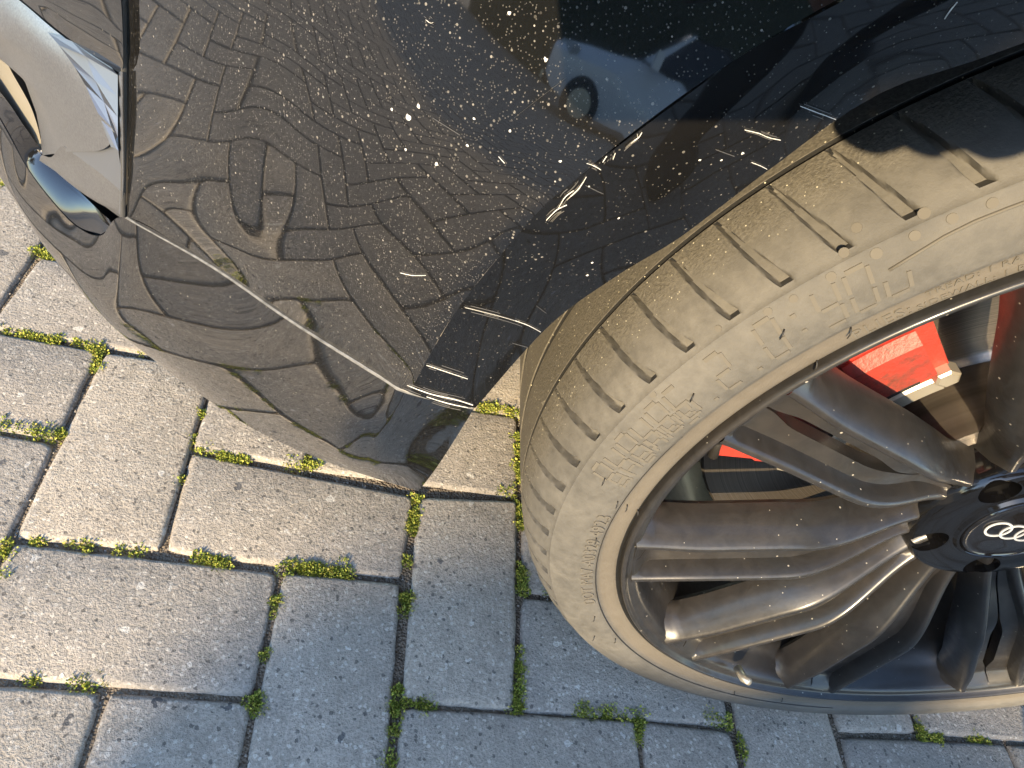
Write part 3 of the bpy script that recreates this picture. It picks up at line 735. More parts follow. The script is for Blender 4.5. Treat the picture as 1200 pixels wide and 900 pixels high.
prof2 = [(0.3100, 0.0478), (0.3070, 0.0494), (0.3100, 0.0514), (0.3194, 0.0516), (0.3200, 0.0640), (0.3204, 0.0800), (0.3203, 0.0838), (0.3140, 0.0842), (0.3135, 0.0898), (0.3203, 0.0902), (0.3206, 0.110), (0.3206, 0.1250), (0.3140, 0.1254), (0.3140, 0.1346), (0.3206, 0.135), (0.3205, 0.1700), (0.3140, 0.1704), (0.3140, 0.1786), (0.3203, 0.179), (0.3194, 0.2100), (0.3165, 0.2280), (0.3100, 0.2460), (0.2980, 0.2570), (0.2800, 0.2610), (0.2600, 0.2560), (0.2440, 0.240)]
full = [(r, y, 0.0) for r, y in prof[:-1]] + [(r, y, i / (len(sh) - 1)) for i, (r, y) in enumerate(sh)] + [(r, y, -1.0) for r, y in prof2]
NP_ = 78; pitch = 2 * math.pi / NP_
offs = [-0.5, -0.36, -0.24, -0.175, -0.135, -0.105, -0.08, -0.058, -0.036, -0.014, 0.008, 0.03, 0.055, 0.085, 0.12, 0.17, 0.25, 0.37]
angs = [(k + f) * pitch for k in range(NP_) for f in offs]
V = []
nA = len(angs)
for idx, (r, y, t) in enumerate(full):
    insh = len(prof) - 1 <= idx < len(prof) - 1 + len(sh)
    for a in angs:
        k = (a / pitch + 0.5) % 1.0 - 0.5
        skew = -0.60 * t if insh else 0.0
        aa = a + skew * pitch
        rr_, yy = r, y
        if insh:
            hw = 0.105 * (1 - t) ** 0.9 + 0.022
            dep = 0.0048 * sm(0.0, 0.03, t) * (sm(1.0, 0.90, t)) * sm(hw * 1.10, hw * 0.85, abs(k))
            # one flank of the slot leans, the other is steep
            rr_ -= dep * 0.75; yy += dep * 0.7
            # tread blocks swell a little between slots
            rr_ += 0.0006 * math.sin(math.pi * t) * (math.cos(k * 2 * math.pi) * -1)
        V.append((-rr_ * math.cos(aa), yy, rr_ * math.sin(aa)))
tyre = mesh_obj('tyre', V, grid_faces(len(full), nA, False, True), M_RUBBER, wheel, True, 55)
def tyre_y(r):
    for (r0, y0), (r1, y1) in zip(prof[2:], prof[3:] + sh):
        if r0 <= r <= r1: return y0 + (y1 - y0) * (r - r0) / (r1 - r0)
    return 0.0
def on_tyre(r, a, lift=0.0):
    return Vector((-r * math.cos(a), tyre_y(r) - lift, r * math.sin(a)))
# raised lettering
def lettering(name, text, size, r, a0, mat, height=0.0004, spacing=1.1, shear=0.0):
    cu = bpy.data.curves.new('lettering_curve', 'FONT'); cu.body = text; cu.size = size; cu.space_character = spacing
    cu.extrude = 0.0; cu.resolution_u = 3; cu.shear = shear
    to = bpy.data.objects.new('lettering_tmp', cu); col.objects.link(to)
    bpy.context.view_layer.update()
    me = bpy.data.meshes.new_from_object(to.evaluated_get(bpy.context.evaluated_depsgraph_get()))
    bpy.data.objects.remove(to)
    bm = bmesh.new(); bm.from_mesh(me)
    bmesh.ops.triangulate(bm, faces=bm.faces)
    bmesh.ops.subdivide_edges(bm, edges=[e for e in bm.edges if e.calc_length() > size * .25], cuts=1)
    ext = bmesh.ops.extrude_face_region(bm, geom=bm.faces[:])
    for v in ext['geom']:
        if isinstance(v, bmesh.types.BMVert): v.co.z = 1
    for v in bm.verts:
        x, y, z = v.co
        rr_ = r + y
        v.co = on_tyre(rr_, a0 + x / r, height if z > .5 else -0.0006)
    bmesh.ops.recalc_face_normals(bm, faces=bm.faces)
    me2 = bpy.data.meshes.new(name); bm.to_mesh(me2); bm.free(); bpy.data.meshes.remove(me)
    me2.materials.append(mat)
    return link(bpy.data.objects.new(name, me2), wheel)
R_ = math.radians
lettering('tyre_lettering', 'DOT MA7-A0329 4923', 0.0112, 0.2742, R_(-29.5), M_RUBMARK, 0.0008, 1.05)
lettering('tyre_lettering', 'PLIES:', 0.0085, 0.2608, R_(29.0), M_RUBMARK, 0.0005, 1.15)
lettering('tyre_lettering', 'TREAD: 1 RAYON + 2 STEEL + 1 POLYAMIDE', 0.0052, 0.2662, R_(35.6), M_RUBMARK, 0.0004, 1.15)
lettering('tyre_lettering', 'SIDEWALL: 1 RAYON', 0.0052, 0.2602, R_(34.6), M_RUBMARK, 0.0004, 1.15)
# band of segment figures moulded on the sidewall
SEGS = {'8': 'abcdefg', '0': 'abcdef', '2': 'abged', 'H': 'bcefg', 'Y': 'bcdfg', 'L': 'def', 'U': 'bcdef', '6': 'acdefg', 'h': 'cefg', '9': 'abcdfg', '5': 'afgcd', 'o': 'cdeg', 'v': 'cde', '.': '.', ':': ':', '-': 'g'}
def segment_figures(text, r0, r1, a0, da, h):
    V = []; F = []
    hgt = (r1 - r0) / 2
    for i, ch in enumerate(text):
        ac = a0 + i * da; wA = da * 0.68
        def bar(p, q, w_):
            p = Vector(p); q = Vector(q); d = (q - p).normalized(); s_ = Vector((-d.y, d.x)) * w_ / 2
            p = p + d * w_ * .6; q = q - d * w_ * .6
            b0 = len(V)
            for lift in (h, -0.0005):
                for c in (p - s_, q - s_, q + s_, p + s_): V.append(on_tyre(c.y, ac + c.x / 0.285, lift))
            F.extend([(b0, b0 + 1, b0 + 2, b0 + 3)] + [(b0 + k, b0 + 4 + k, b0 + 4 + (k + 1) % 4, b0 + (k + 1) % 4) for k in range(4)])
        W2 = wA * 0.285; t = 0.0016
        sl_ = 0.16 * W2
        P = {'bl': (0, r0), 'br': (W2, r0), 'ml': (sl_, r0 + hgt), 'mr': (W2 + sl_, r0 + hgt), 'tl': (2 * sl_, r1), 'tr': (W2 + 2 * sl_, r1)}
        for sg in SEGS[ch]:
            if sg in 'abcdefg':
                p, q = {'a': ('tl', 'tr'), 'b': ('mr', 'tr'), 'c': ('br', 'mr'), 'd': ('bl', 'br'), 'e': ('bl', 'ml'), 'f': ('ml', 'tl'), 'g': ('ml', 'mr')}[sg]
                bar(P[p], P[q], t)
            else:
                for yy in ([.0] if sg == '.' else [.3, .75]):
                    bar((W2 * .4, r0 + yy * (r1 - r0)), (W2 * .4 + .004, r0 + yy * (r1 - r0)), t)
    return mesh_obj('tyre_figures', V, F, M_RUBMARK, wheel)
segment_figures('9H8H86.2.0:Y0v', 0.2785, 0.2972, R_(0), R_(2.55), 0.0005)
segment_figures('hHoHH9', 0.2760, 0.2880, R_(0), R_(2.4), 0.0003)
# moulded rings
V = []; F = []
tube(V, F, [on_tyre(0.2722, R_(a), 0.0002) for a in range(-100, 12, 2)], 0.00035, 6)
mesh_obj('tyre_bead_line', V, F, M_RUBDARK, wheel, True)
V = []; F = []
tube(V, F, [on_tyre(0.2905 + 0.004 * sm(33, 40, a), R_(a), 0.0001) for a in range(34, 90, 2)], 0.0007, 6)
mesh_obj('tyre_mould_line', V, F, M_RUBMARK, wheel, True)
# vent spews: small rubber hairs
def wheel_local(p):
    return wheel_inv @ p
bpy.context.view_layer.update()
wheel_inv = wheel.matrix_world.inverted(); car_w = car.matrix_world.copy()
VT = [Vector(v.co) for v in tyre.data.vertices]
bvh_tyre = BVHTree.FromPolygons([wheel.matrix_world @ v for v in VT], [tuple(p.vertices) for p in tyre.data.polygons])
for (x, y) in [(813, 461), (919, 386), (997, 383), (957, 422), (881, 484), (724, 587), (735, 591), (747, 597), (699, 630), (697, 745), (697, 722), (721, 748), (861, 810), (917, 818), (709, 560), (1060, 400)]:
    d = ray(x, y).normalized(); h = bvh_tyre.ray_cast(CAM, d)
    if h[0] is None: continue
    nn = h[1] if h[1].dot(CAM - h[0]) > 0 else -h[1]
    p0 = h[0]; p1 = p0 + nn * 0.0014 + Vector((0.0, 0, -0.0008)); p2 = p0 + nn * 0.0022 + Vector((0.0002, 0, -0.0022)); p3 = p0 + nn * .0023 + Vector((0.0003, 0, -0.0042))
    V = []; F = []; tube(V, F, [wheel_inv @ q for q in (p0, p1, p2, p3)], [.0004, .00035, .00035, .00025], 6)
    mesh_obj('vent_spew', V, F, M_RUBDARK, wheel, True)
# wear dots moulded on the shoulder
for (x, y, r) in [(1027, 297, .0022), (989, 296, .0020), (1083, 250, .0022), (1072, 276, .0020), (974, 324, .0020), (1116, 256, .0020), (1004, 267, .0020), (900, 365, .0018), (1163, 238, .0020), (842, 385, .0015), (765, 462, .0018), (930, 350, .0017)]:
    d = ray(x, y).normalized(); h = bvh_tyre.ray_cast(CAM, d)
    if h[0] is None: continue
    nn = h[1] if h[1].dot(CAM - h[0]) > 0 else -h[1]
    a = nn.orthogonal().normalized(); b = nn.cross(a)
    V = [h[0] + nn * .0003 + (a * math.cos(q * math.pi / 6) + b * math.sin(q * math.pi / 6)) * r for q in range(12)] + [h[0] - nn * .0006 + (a * math.cos(q * math.pi / 6) + b * math.sin(q * math.pi / 6)) * r * 1.1 for q in range(12)]
    mesh_obj('shoulder_dot', [wheel_inv @ q for q in V], [tuple(range(12))] + [(k, k + 12, (k + 1) % 12 + 12, (k + 1) % 12) for k in range(12)], M_RUBMARK, wheel)

# spokes
def face_y(r): return 0.0015 + 0.0290 * (1 - sm(0.046, 0.146, r)) + 0.0015 * sm(.2, .25, r)
def spoke_mesh():
    rs = [0.050 + (0.2475 - 0.050) * i / 44 for i in range(45)]
    V = []; F = []
    for side in (-1, 1):
        b0 = len(V); npt = 0
        for r in rs:
            hw = 0.0092 + 0.0112 * sm(0.05, 0.16, r) + 0.0025 * sm(.2, .25, r)
            rw = 0.0030
            gap = 0.0006 + 0.0036 * sm(0.125, 0.155, r) * sm(0.232, 0.210, r)
            fl = 0.0060 + 0.0045 * sm(0.07, 0.14, r)
            fl += 0.020 * sm(0.228, 0.2475, r) ** 2.5 + 0.006 * sm(0.085, 0.056, r)
            dep = 0.0115 * sm(0.05, 0.10, r) * sm(0.2475, 0.235, r) + 0.0015
            y = face_y(r)
            # widening webs at the outer end
            pts = [(hw + fl - .003, y + 0.0310), (hw + fl, y + 0.0270), (hw + fl * .95, y + 0.0215), (hw + fl * 0.62, y + 0.0100), (hw + 0.0016, y + 0.0018), (hw + .0004, y + .0003), (hw - 0.0006, y), (hw - rw + .0006, y), (hw - rw - .0003, y + .0005), (hw - rw - .0014, y + .0024), (max(gap, hw - rw - .0030), y + dep), (gap, y + dep + .0008), (gap, y + 0.024)]
            npt = len(pts)
            for t, yy in pts: V.append(Vector((-r, yy, side * t)))
        for i in range(len(rs) - 1):
            for k in range(npt - 1):
                a = b0 + i * npt + k
                q = (a, a + 1, a + npt + 1, a + npt)
                F.append(q if side < 0 else q[::-1])
    return V, F
SV, SF = spoke_mesh()
sp0 = None
for k in range(10):
    ang = R_(15.5 - 36 * k)
    if sp0 is None:
        o = sp0 = mesh_obj('spoke', SV, SF, M_RIM, wheel, True, 42)
    else:
        o = bpy.data.objects.new('spoke', sp0.data); link(o, wheel)
    o.rotation_euler = (0, ang, 0)
# hub with five bolt wells
hub_prof = [(0.0335, 0.060), (0.0335, 0.0240), (0.0345, 0.0226), (0.0362, 0.0226), (0.0378, 0.0246), (0.0400, 0.0250), (0.0480, 0.0244), (0.0580, 0.0242), (0.0620, 0.0252), (0.0642, 0.0280), (0.0655, 0.0340), (0.0660, 0.0600)]
hub = lathe('hub', hub_prof, 120, M_HUB, wheel, True, 50)
bm = bmesh.new(); bm.from_mesh(hub.data)
bmesh.ops.contextual_create(bm, geom=[e for e in bm.edges if e.is_boundary and all(abs(v.co.y - .06) < 1e-6 for v in e.verts)])
b2 = [e for e in bm.edges if e.is_boundary]
if b2: bmesh.ops.bridge_loops(bm, edges=b2)
bm.to_mesh(hub.data); bm.free()
cutV = []; cutF = []
HOLES = [R_(-38 - 72 * k) for k in range(5)]
for a in HOLES:
    c = Vector((-0.0515 * math.cos(a), 0, 0.0515 * math.sin(a)))
    tube(cutV, cutF, [c + Vector((0, -0.02, 0)), c + Vector((0, 0.052, 0))], 0.0118, 28)
cut = mesh_obj('bolt_well_cutter', cutV, cutF, None)
cut.matrix_world = wheel.matrix_world
md = hub.modifiers.new('wells', 'BOOLEAN'); md.object = cut; md.solver = 'EXACT'; md.use_self = True
bpy.context.view_layer.update()
nm = bpy.data.meshes.new_from_object(hub.evaluated_get(bpy.context.evaluated_depsgraph_get()))
hub.modifiers.clear(); hub.data = nm
bpy.data.objects.remove(cut)
nm.polygons.foreach_set('use_smooth', [True] * len(nm.polygons)); nm.set_sharp_from_angle(angle=R_(35))
V = []; F = []
tube(V, F, [(0, 0.050, 0), (0, 0.040, 0), (0, 0.0385, 0)], [.0100, .0085, .0070], 6)
lb = None
for a in HOLES:
    if lb is None: o = lb = mesh_obj('lug_bolt', V, F, M_LINER, wheel)
    else: o = link(bpy.data.objects.new('lug_bolt', lb.data), wheel)
    o.location = (-0.0515 * math.cos(a), 0, 0.0515 * math.sin(a))
cap = lathe('centre_cap', [(0.0332, 0.05), (0.0332, 0.0232), (0.0326, 0.0222), (0.0312, 0.0218), (0.0300, 0.0226), (0.0285, 0.0228), (0.018, 0.0214), (0.008, 0.0208), (0.0005, 0.0206)], 64, M_GLOSS, wheel, True, 40)
for i in range(4):                      # four linked rings printed on the cap
    cx = (i - 1.5) * 0.0108
    V = []; NR = 48
    for rr_, y in ((0.0068, 0.0), (0.0068, -0.0006), (0.0082, -0.0006), (0.0082, 0.0)):
        for k in range(NR):
            a = 2 * math.pi * k / NR
            x_, z_ = cx + rr_ * math.cos(a), rr_ * math.sin(a)
            V.append((x_, 0.0212 + y - 0.00008 * (i % 2) + 0.0014 * (math.hypot(x_, z_) / .0285) ** 2 - .0004, z_))
    o = mesh_obj('emblem_ring', V, grid_faces(4, NR, False, True), M_SILVER, wheel, True, 40)
    o.rotation_euler = (0, R_(-4), 0)
# clip-on balance weight and valve
V = []; F = []; tube(V, F, [(-0.2378 * math.cos(R_(-72)), 0.006, 0.2378 * math.sin(R_(-72))), (-0.2340 * math.cos(R_(-72)), -0.004, 0.2340 * math.sin(R_(-72))), (-0.2290 * math.cos(R_(-72)), -0.008, 0.2290 * math.sin(R_(-72)))], [.0036, .0034, .0030], 12)
mesh_obj('tyre_valve', V, F, M_STEEL, wheel, True)

# brake behind the spokes
bd = lathe('brake_disc', [(0.070, 0.050), (0.078, 0.052), (0.082, 0.098), (0.086, 0.102), (0.088, 0.103), (0.184, 0.103), (0.186, 0.105), (0.186, 0.112), (0.178, 0.113), (0.178, 0.124), (0.186, 0.125), (0.186, 0.133), (0.08, 0.134)], 128, M_DISC, car, True, 30)
bd.location = wheel.location; bd.rotation_euler = wheel.rotation_euler
def arc_block(V, F, r0, r1, a0, a1, y0, y1, n=14, bev=0.004):
    b0 = len(V)
    sec = [(r0 + bev, y0), (r1 - bev, y0), (r1, y0 + bev), (r1, y1), (r0, y1), (r0, y0 + bev)]
    for i in range(n + 1):
        a = R_(a0 + (a1 - a0) * i / n)
        for r, y in sec: V.append(Vector((-r * math.cos(a), y, r * math.sin(a))))
    k = len(sec)
    for i in range(n):
        for j in range(k):
            F.append((b0 + i * k + j, b0 + i * k + (j + 1) % k, b0 + (i + 1) * k + (j + 1) % k, b0 + (i + 1) * k + j))
    F.append(tuple(b0 + j for j in range(k))[::-1]); F.append(tuple(b0 + n * k + j for j in range(k)))
V = []; F = []
arc_block(V, F, 0.128, 0.198, -9, 37, 0.060, 0.092)
cal = mesh_obj('brake_caliper', V, F, M_CAL, car, True, 35)
cal.location = wheel.location; cal.rotation_euler = wheel.rotation_euler
V = []; F = []
arc_block(V, F, 0.186, 0.205, -9, -2, 0.072, 0.16); arc_block(V, F, 0.186, 0.205, 26, 37, 0.072, 0.16); arc_block(V, F, 0.186, 0.202, 4, 18, 0.072, 0.16)
mesh_obj('caliper_bridge', V, F, M_CAL, cal, True, 35)
for a0, a1 in ((-6.5, 3), (6, 18), (21, 34)):
    V = []; F = []; arc_block(V, F, 0.140, 0.180, a0, a1, 0.0525, 0.064, 8, .006)
    mesh_obj('caliper_piston_housing', V, F, M_CAL, cal, True, 35)
V = []; F = []; arc_block(V, F, 0.122, 0.134, -4, 34, 0.058, 0.063, 14, .0015)
mesh_obj('caliper_spring_clip', V, F, M_STEEL, cal, True, 35)
V = []; F = []; arc_block(V, F, 0.130, 0.182, -7, 36, 0.0925, 0.1022)
mesh_obj('brake_pad', V, F, M_RUST, cal, True, 35)
for a, r in ((-7.5, .150), (35.5, .136), (2.5, .188), (19, .190)):
    V = []; F = []; c = Vector((-r * math.cos(R_(a)), 0, r * math.sin(R_(a))))
    tube(V, F, [c + Vector((0, .062, 0)), c + Vector((0, .054, 0)), c + Vector((0, .053, 0))], [.007, .007, .0055], 6)
    mesh_obj('caliper_bolt', V, F, M_STEEL, cal)
for a0, a1, r0, r1 in ((1.2, 3.8, 0.150, 0.200), (18, 20, 0.132, 0.186), (-6, 30, 0.1345, 0.1385)):    # raised black strips stand in for shaded gaps between the lobes
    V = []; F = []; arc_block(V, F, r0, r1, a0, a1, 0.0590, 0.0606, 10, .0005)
    mesh_obj('caliper_shade_strip', V, F, M_LINER, cal)
V = []; F = []; tube(V, F, [(-0.196 * math.cos(R_(a)), .070 + .010 * math.sin(R_(a * 6)), 0.196 * math.sin(R_(a))) for a in range(-10, 34, 4)], .0035, 8)
mesh_obj('brake_hose', V, F, M_RUBDARK, cal, True)
V = []; F = []
tube(V, F, [(-0.19, .13, .03), (-0.12, .16, -.02), (0, .17, -.05), (.1, .17, -.05)], .018, 10)
k_ = mesh_obj('steering_knuckle', V, F, M_RUST, car, True); k_.location = wheel.location

# ------------------------------------------------------------------ photographer and phone (seen as shadow and reflection)
PH = Matrix((RR, -RD, -RF)).transposed().to_4x4(); PH.translation = CAM
def rrect(x0, x1, y0, y1, r, z, n=6):
    out = []
    for cx, cy, a0 in ((x1 - r, y1 - r, 0), (x0 + r, y1 - r, 90), (x0 + r, y0 + r, 180), (x1 - r, y0 + r, 270)):
        for k in range(n + 1):
            a = R_(a0 + 90 * k / n); out.append(Vector((cx + r * math.cos(a), cy + r * math.sin(a), z)))
    return out
phone = empty('phone', CAM)
PX0, PX1, PY0, PY1 = -0.035, 0.128, -0.006, 0.070
def pl(L): return [PH.to_3x3() @ p for p in L]
rings = [rrect(PX0 + .001, PX1 - .001, PY0 + .001, PY1 - .001, .008, .0022), rrect(PX0, PX1, PY0, PY1, .009, .0032), rrect(PX0, PX1, PY0, PY1, .009, .0092), rrect(PX0 + .001, PX1 - .001, PY0 + .001, PY1 - .001, .008, .0102)]
nr_ = len(rings[0])
Vp = [p for r in rings for p in r]
Fp = grid_faces(4, nr_, False, True) + [tuple(range(nr_))[::-1], tuple(range(3 * nr_, 4 * nr_))]
mesh_obj('case', pl(Vp), Fp, M_LINER, phone, True, 40)
scr = rrect(PX0 + .003, PX1 - .003, PY0 + .003, PY1 - .003, .006, .0104)
mesh_obj('screen', pl(scr), [tuple(range(len(scr)))], M_GLOSS, phone)
for dx, dy in ((0.0, 0.0), (0.0, 0.022), (0.020, 0.011)):
    L = [Vector((dx + .0045 * math.cos(a * math.pi / 8), dy + .0045 * math.sin(a * math.pi / 8), z)) for z in (.0020, .0011) for a in range(16)]
    mesh_obj('lens', pl(L), grid_faces(2, 16, True, True) + [tuple(range(16, 32))], M_GLOSS, phone)
tag(phone, 'black phone held above the wheel, casting the square-cornered shadow on the fender', 'phone')

def skin_body(name, verts, edges, mat, parent, sub=2):
    me = bpy.data.meshes.new(name)
    me.from_pydata([v[0] for v in verts], edges, []); me.update()
    o = bpy.data.objects.new(name, me); link(o, parent)
    md = o.modifiers.new('skin', 'SKIN'); md.use_smooth_shade = True
    for i, v in enumerate(verts):
        me.skin_vertices[0].data[i].radius = v[1] if isinstance(v[1], tuple) else (v[1], v[1])
    me.skin_vertices[0].data[0].use_root = True
    s_ = o.modifiers.new('sub', 'SUBSURF'); s_.levels = sub; s_.render_levels = sub
    bpy.context.view_layer.update()
    nm = bpy.data.meshes.new_from_object(o.evaluated_get(bpy.context.evaluated_depsgraph_get()))
    o.modifiers.clear(); o.data = nm
    nm.materials.clear(); nm.materials.append(mat)
    return o
def mat_cloth():
    k = N('dark_cloth'); a = k.noise(300, 3, .6)
    return k.fin(k.ramp(a.outputs[0], [(0.3, (0.008, 0.009, 0.012)), (0.7, (0.016, 0.017, 0.022))]), 0.9, spec=0.2, normal=k.bump(a.outputs[0], .001))
def mat_person():
    """skin below the cuffs and above the collar, dark cloth elsewhere"""
    k = N('dark_clothes_and_skin')
    at = k.n('Attribute', attribute_name='skin_mask')
    a = k.noise(300, 3, .6)
    c = k.mix(at.outputs['Fac'], k.ramp(a.outputs[0], [(0.3, (0.008, 0.009, 0.012)), (0.7, (0.016, 0.017, 0.022))]), (0.36, 0.20, 0.14))
    return k.fin(c, 0.75, spec=0.25, normal=k.bump(a.outputs[0], .0006))
M_CLOTH = mat_cloth(); M_PERSON = mat_person()
person = empty('person', (0.62, -0.90, 0))
def PW(x, y, z): return Vector((x, y, z)) - Vector((0.62, -0.90, 0))
def phone_pt(x, y, z): return CAM + PH.to_3x3() @ Vector((x, y, z))
bv = []; be = []
def add(p, r, prev=None):
    bv.append((tuple(p - Vector((0.62, -0.90, 0))), r)); i = len(bv) - 1
    if prev is not None: be.append((prev, i))
    return i
pel = add(Vector((0.64, -0.82, 0.84)), (.16, .12))
for sx, fx, fy, kx, ky in ((-1, 0.46, -0.47, 0.47, -0.56), (1, 0.84, -0.50, 0.82, -0.56)):
    hp = add(Vector((0.64 + sx * .09, -0.80, 0.80)), .095, pel)
    kn = add(Vector((kx, ky, 0.46)), .062, hp)
    cf = add(Vector((kx * .5 + fx * .5, ky * .45 + fy * .55 - .05, 0.28)), .058, kn)
    an = add(Vector((fx, fy - .05, 0.09)), .048, cf)
    he = add(Vector((fx, fy - .03, 0.045)), .044, an)
    to = add(Vector((fx - sx * .0, fy + .15, 0.035)), (.045, .032), he)
sp1 = add(Vector((0.60, -0.76, 1.02)), (.15, .11), pel)
sp2 = add(Vector((0.54, -0.66, 1.20)), (.17, .12), sp1)
nk0 = add(Vector((0.48, -0.57, 1.34)), (.10, .08), sp2)
nk = add(Vector((0.455, -0.53, 1.41)), .055, nk0)
h1 = add(Vector((0.42, -0.48, 1.46)), .078, nk)
h2 = add(Vector((0.40, -0.45, 1.54)), .095, h1)
h3 = add(Vector((0.395, -0.45, 1.62)), .070, h2)
skin_from = []
for side in (-1, 1):
    sh_ = add(Vector((0.49 + side * .17, -0.59, 1.29)), .07, nk0)
    if side < 0:
        el = add(Vector((0.22, -0.42, 1.00)), .05, sh_); tgt = phone_pt(0.118, -0.004, 0.030)
    else:
        el = add(Vector((0.50, -0.33, 0.98)), .05, sh_); tgt = phone_pt(0.128, 0.055, 0.034)
    ep = Vector(bv[el][0]) + Vector((0.62, -0.90, 0))
    wr = add(ep.lerp(tgt, 0.80), .028, el)
    pm0 = add(ep.lerp(tgt, 0.88), (.030, .018), wr)
    pm = add(ep.lerp(tgt, 0.96), (.034, .016), pm0)
    skin_from.append(wr)
    for q in range(4):          # fingers curl round the phone's far face
        x0 = 0.128 - 0.018 * q
        yy = -0.016 if side < 0 else 0.068
        a1 = add(phone_pt(x0 - .004, yy, 0.018 + .004 * q), .0085, pm)
        a2 = add(phone_pt(x0 - .012, yy, 0.004), .0080, a1)
        a3 = add(phone_pt(x0 - .020, yy + (0.012 if side < 0 else -0.012), -0.0065), .0072, a2)
    th = add(phone_pt(0.112, 0.010 if side < 0 else 0.042, 0.026), .0095, pm0)
    add(phone_pt(0.095, 0.016 if side < 0 else 0.038, 0.0195), .0085, th)
body = skin_body('body', bv, be, M_PERSON, person)
at = body.data.attributes.new('skin_mask', 'FLOAT', 'POINT')
def skinness(p):
    w_ = p + Vector((0.62, -0.90, 0))
    if w_.z > 1.405 and (w_ - Vector((.4, -.45, 1.54))).length < .2: return 1.0
    if (w_ - phone_pt(.1, .02, .03)).length < .125: return 1.0
    return 0.0
for i, v in enumerate(body.data.vertices): at.data[i].value = skinness(v.co)
# hair cap, nose and ears give the head its face
M_HAIR = N('brown_hair').fin((0.02, 0.013, 0.008), 0.6)
V = []; F = []
hc = Vector((0.40, -0.455, 1.565))
bm = bmesh.new(); bmesh.ops.create_icosphere(bm, subdivisions=4, radius=1.0)
for v in bm.verts:
    n_ = v.co.copy(); k = 1 + .05 * noise.noise(n_ * 6)
    v.co = hc + Vector((n_.x * .092, n_.y * .098, n_.z * .095)) * k + Vector((.012, -.02, .018)) - Vector((.62, -.90, 0))
bmesh.ops.delete(bm, geom=[v for v in bm.verts if v.co.z < 1.53 and v.co.y > .425 or v.co.z < 1.50], context='VERTS')
me = bpy.data.meshes.new('hair'); bm.to_mesh(me); bm.free(); me.materials.append(M_HAIR)
link(bpy.data.objects.new('hair', me), person)
tag(person, 'dark-clothed person with legs apart, mirrored as black legs in the arch', 'person')

# ------------------------------------------------------------------ unseen hedge added behind the camera: its rounded shoulder shades the lower blocks
Hh = Vector((math.sin(AZ), math.cos(AZ), 0)); Hp = Vector((math.cos(AZ), -math.sin(AZ), 0))
DH = 7.4; TE = math.tan(EL)
SHADE_EDGE = [(-0.190, -1.2), (-0.186, -0.30), (-0.182, -0.126), (-0.172, -0.031), (-0.144, 0.048), (-0.094, 0.140), (-0.027, 0.219), (0.075, 0.310), (0.14, 0.335), (0.26, 0.345), (0.282, 0.45), (0.294, 0.85), (0.315, 1.12), (0.36, 1.20), (0.40, 1.05), (0.425, 0.70), (0.435, 0.42), (0.455, 0.345), (0.6, 0.350), (1.2, 0.355), (3.6, 0.36)]  # outline follows the ground shade; tall shoot added to shade the lower spokes
HED = [(p, (a + DH) * TE) for p, a in SHADE_EDGE]
HED = [(-0.190, 0.0)] + HED + [(3.6, 0.0)]
hedge = empty('hedge', -Hh * DH + Hp * 1.7)
def HW(p, z, back): return -Hh * (DH + back) + Hp * p + Vector((0, 0, z)) - hedge.location
nh = len(HED)
V = [HW(p, z, 0.03) for p, z in HED] + [HW(p, z, 0.75) for p, z in HED]
M_LEAF = None
def mat_leaf(name, c0, c1):
    k = N(name); g = k.n('NewGeometry')
    c = k.ramp(g.outputs['Random Per Island'], [(0, c0), (1, c1)])
    return k.fin(c, 0.55, spec=0.35)
M_HEDGE = mat_leaf('hedge_leaf', (0.018, 0.035, 0.010), (0.055, 0.085, 0.022))
M_TREE = mat_leaf('tree_leaf', (0.020, 0.036, 0.010), (0.070, 0.090, 0.028))
M_BARK = N('bark').fin((0.07, 0.055, 0.042), 0.9)
M_CORE = N('hedge_core').fin((0.014, 0.022, 0.008), 0.9)
mesh_obj('hedge_body', V, [tuple(range(nh)), tuple(range(nh, 2 * nh))[::-1]] + [(k, k + nh, (k + 1) % nh + nh, (k + 1) % nh) for k in range(nh)], M_CORE, hedge)
def leaves(name, pts, size, mat, parent, r3):
    V = []; F = []
    for p in pts:
        up = Vector((r3.gauss(0, 1), r3.gauss(0, 1), r3.gauss(0, 1))).normalized()
        s_ = up.orthogonal().normalized(); s_.rotate(Matrix.Rotation(r3.uniform(0, 6.28), 3, up))
        L = size * r3.uniform(.6, 1.3); n_ = up.cross(s_)
        b0 = len(V)
        V += [p - up * L * .5, p + s_ * L * .3 + n_ * L * .1, p + up * L * .5, p - s_ * L * .3 + n_ * L * .1]
        F.append((b0, b0 + 1, b0 + 2, b0 + 3))
    o = mesh_obj(name, V, F, mat, parent); return o
r3 = random.Random(3)
pts = []
for i in range(9000):
    t = r3.random()
    if t < 0.55:
        p, b = r3.uniform(-.19, 3.6), -0.01
        lim = HED[-2][1]
        for (p0, z0), (p1, z1) in zip(HED, HED[1:]):
            if p0 <= p <= p1 and p1 > p0: lim = z0 + (z1 - z0) * (p - p0) / (p1 - p0)
        pts.append(HW(p, r3.uniform(0, lim) - .012, r3.choice((0.02, 0.0, .76))))
    elif t < 0.8:
        p = r3.uniform(-.15, 3.6); lim = HED[-2][1]
        for (p0, z0), (p1, z1) in zip(HED, HED[1:]):
            if p0 <= p <= p1 and p1 > p0: lim = z0 + (z1 - z0) * (p - p0) / (p1 - p0)
        pts.append(HW(p, lim - .004 - r3.random() * .01, r3.uniform(.05, .75)))
    else:
        pts.append(HW(-.178, r3.uniform(0, 2.1), r3.uniform(0.02, .75)))
lv = leaves('hedge_leaves', pts, 0.035, M_HEDGE, hedge, r3); lv['kind'] = 'stuff'
tag(hedge, 'tall unseen hedge added behind the photographer, shaped to shade the pavers and wheel', 'hedge')

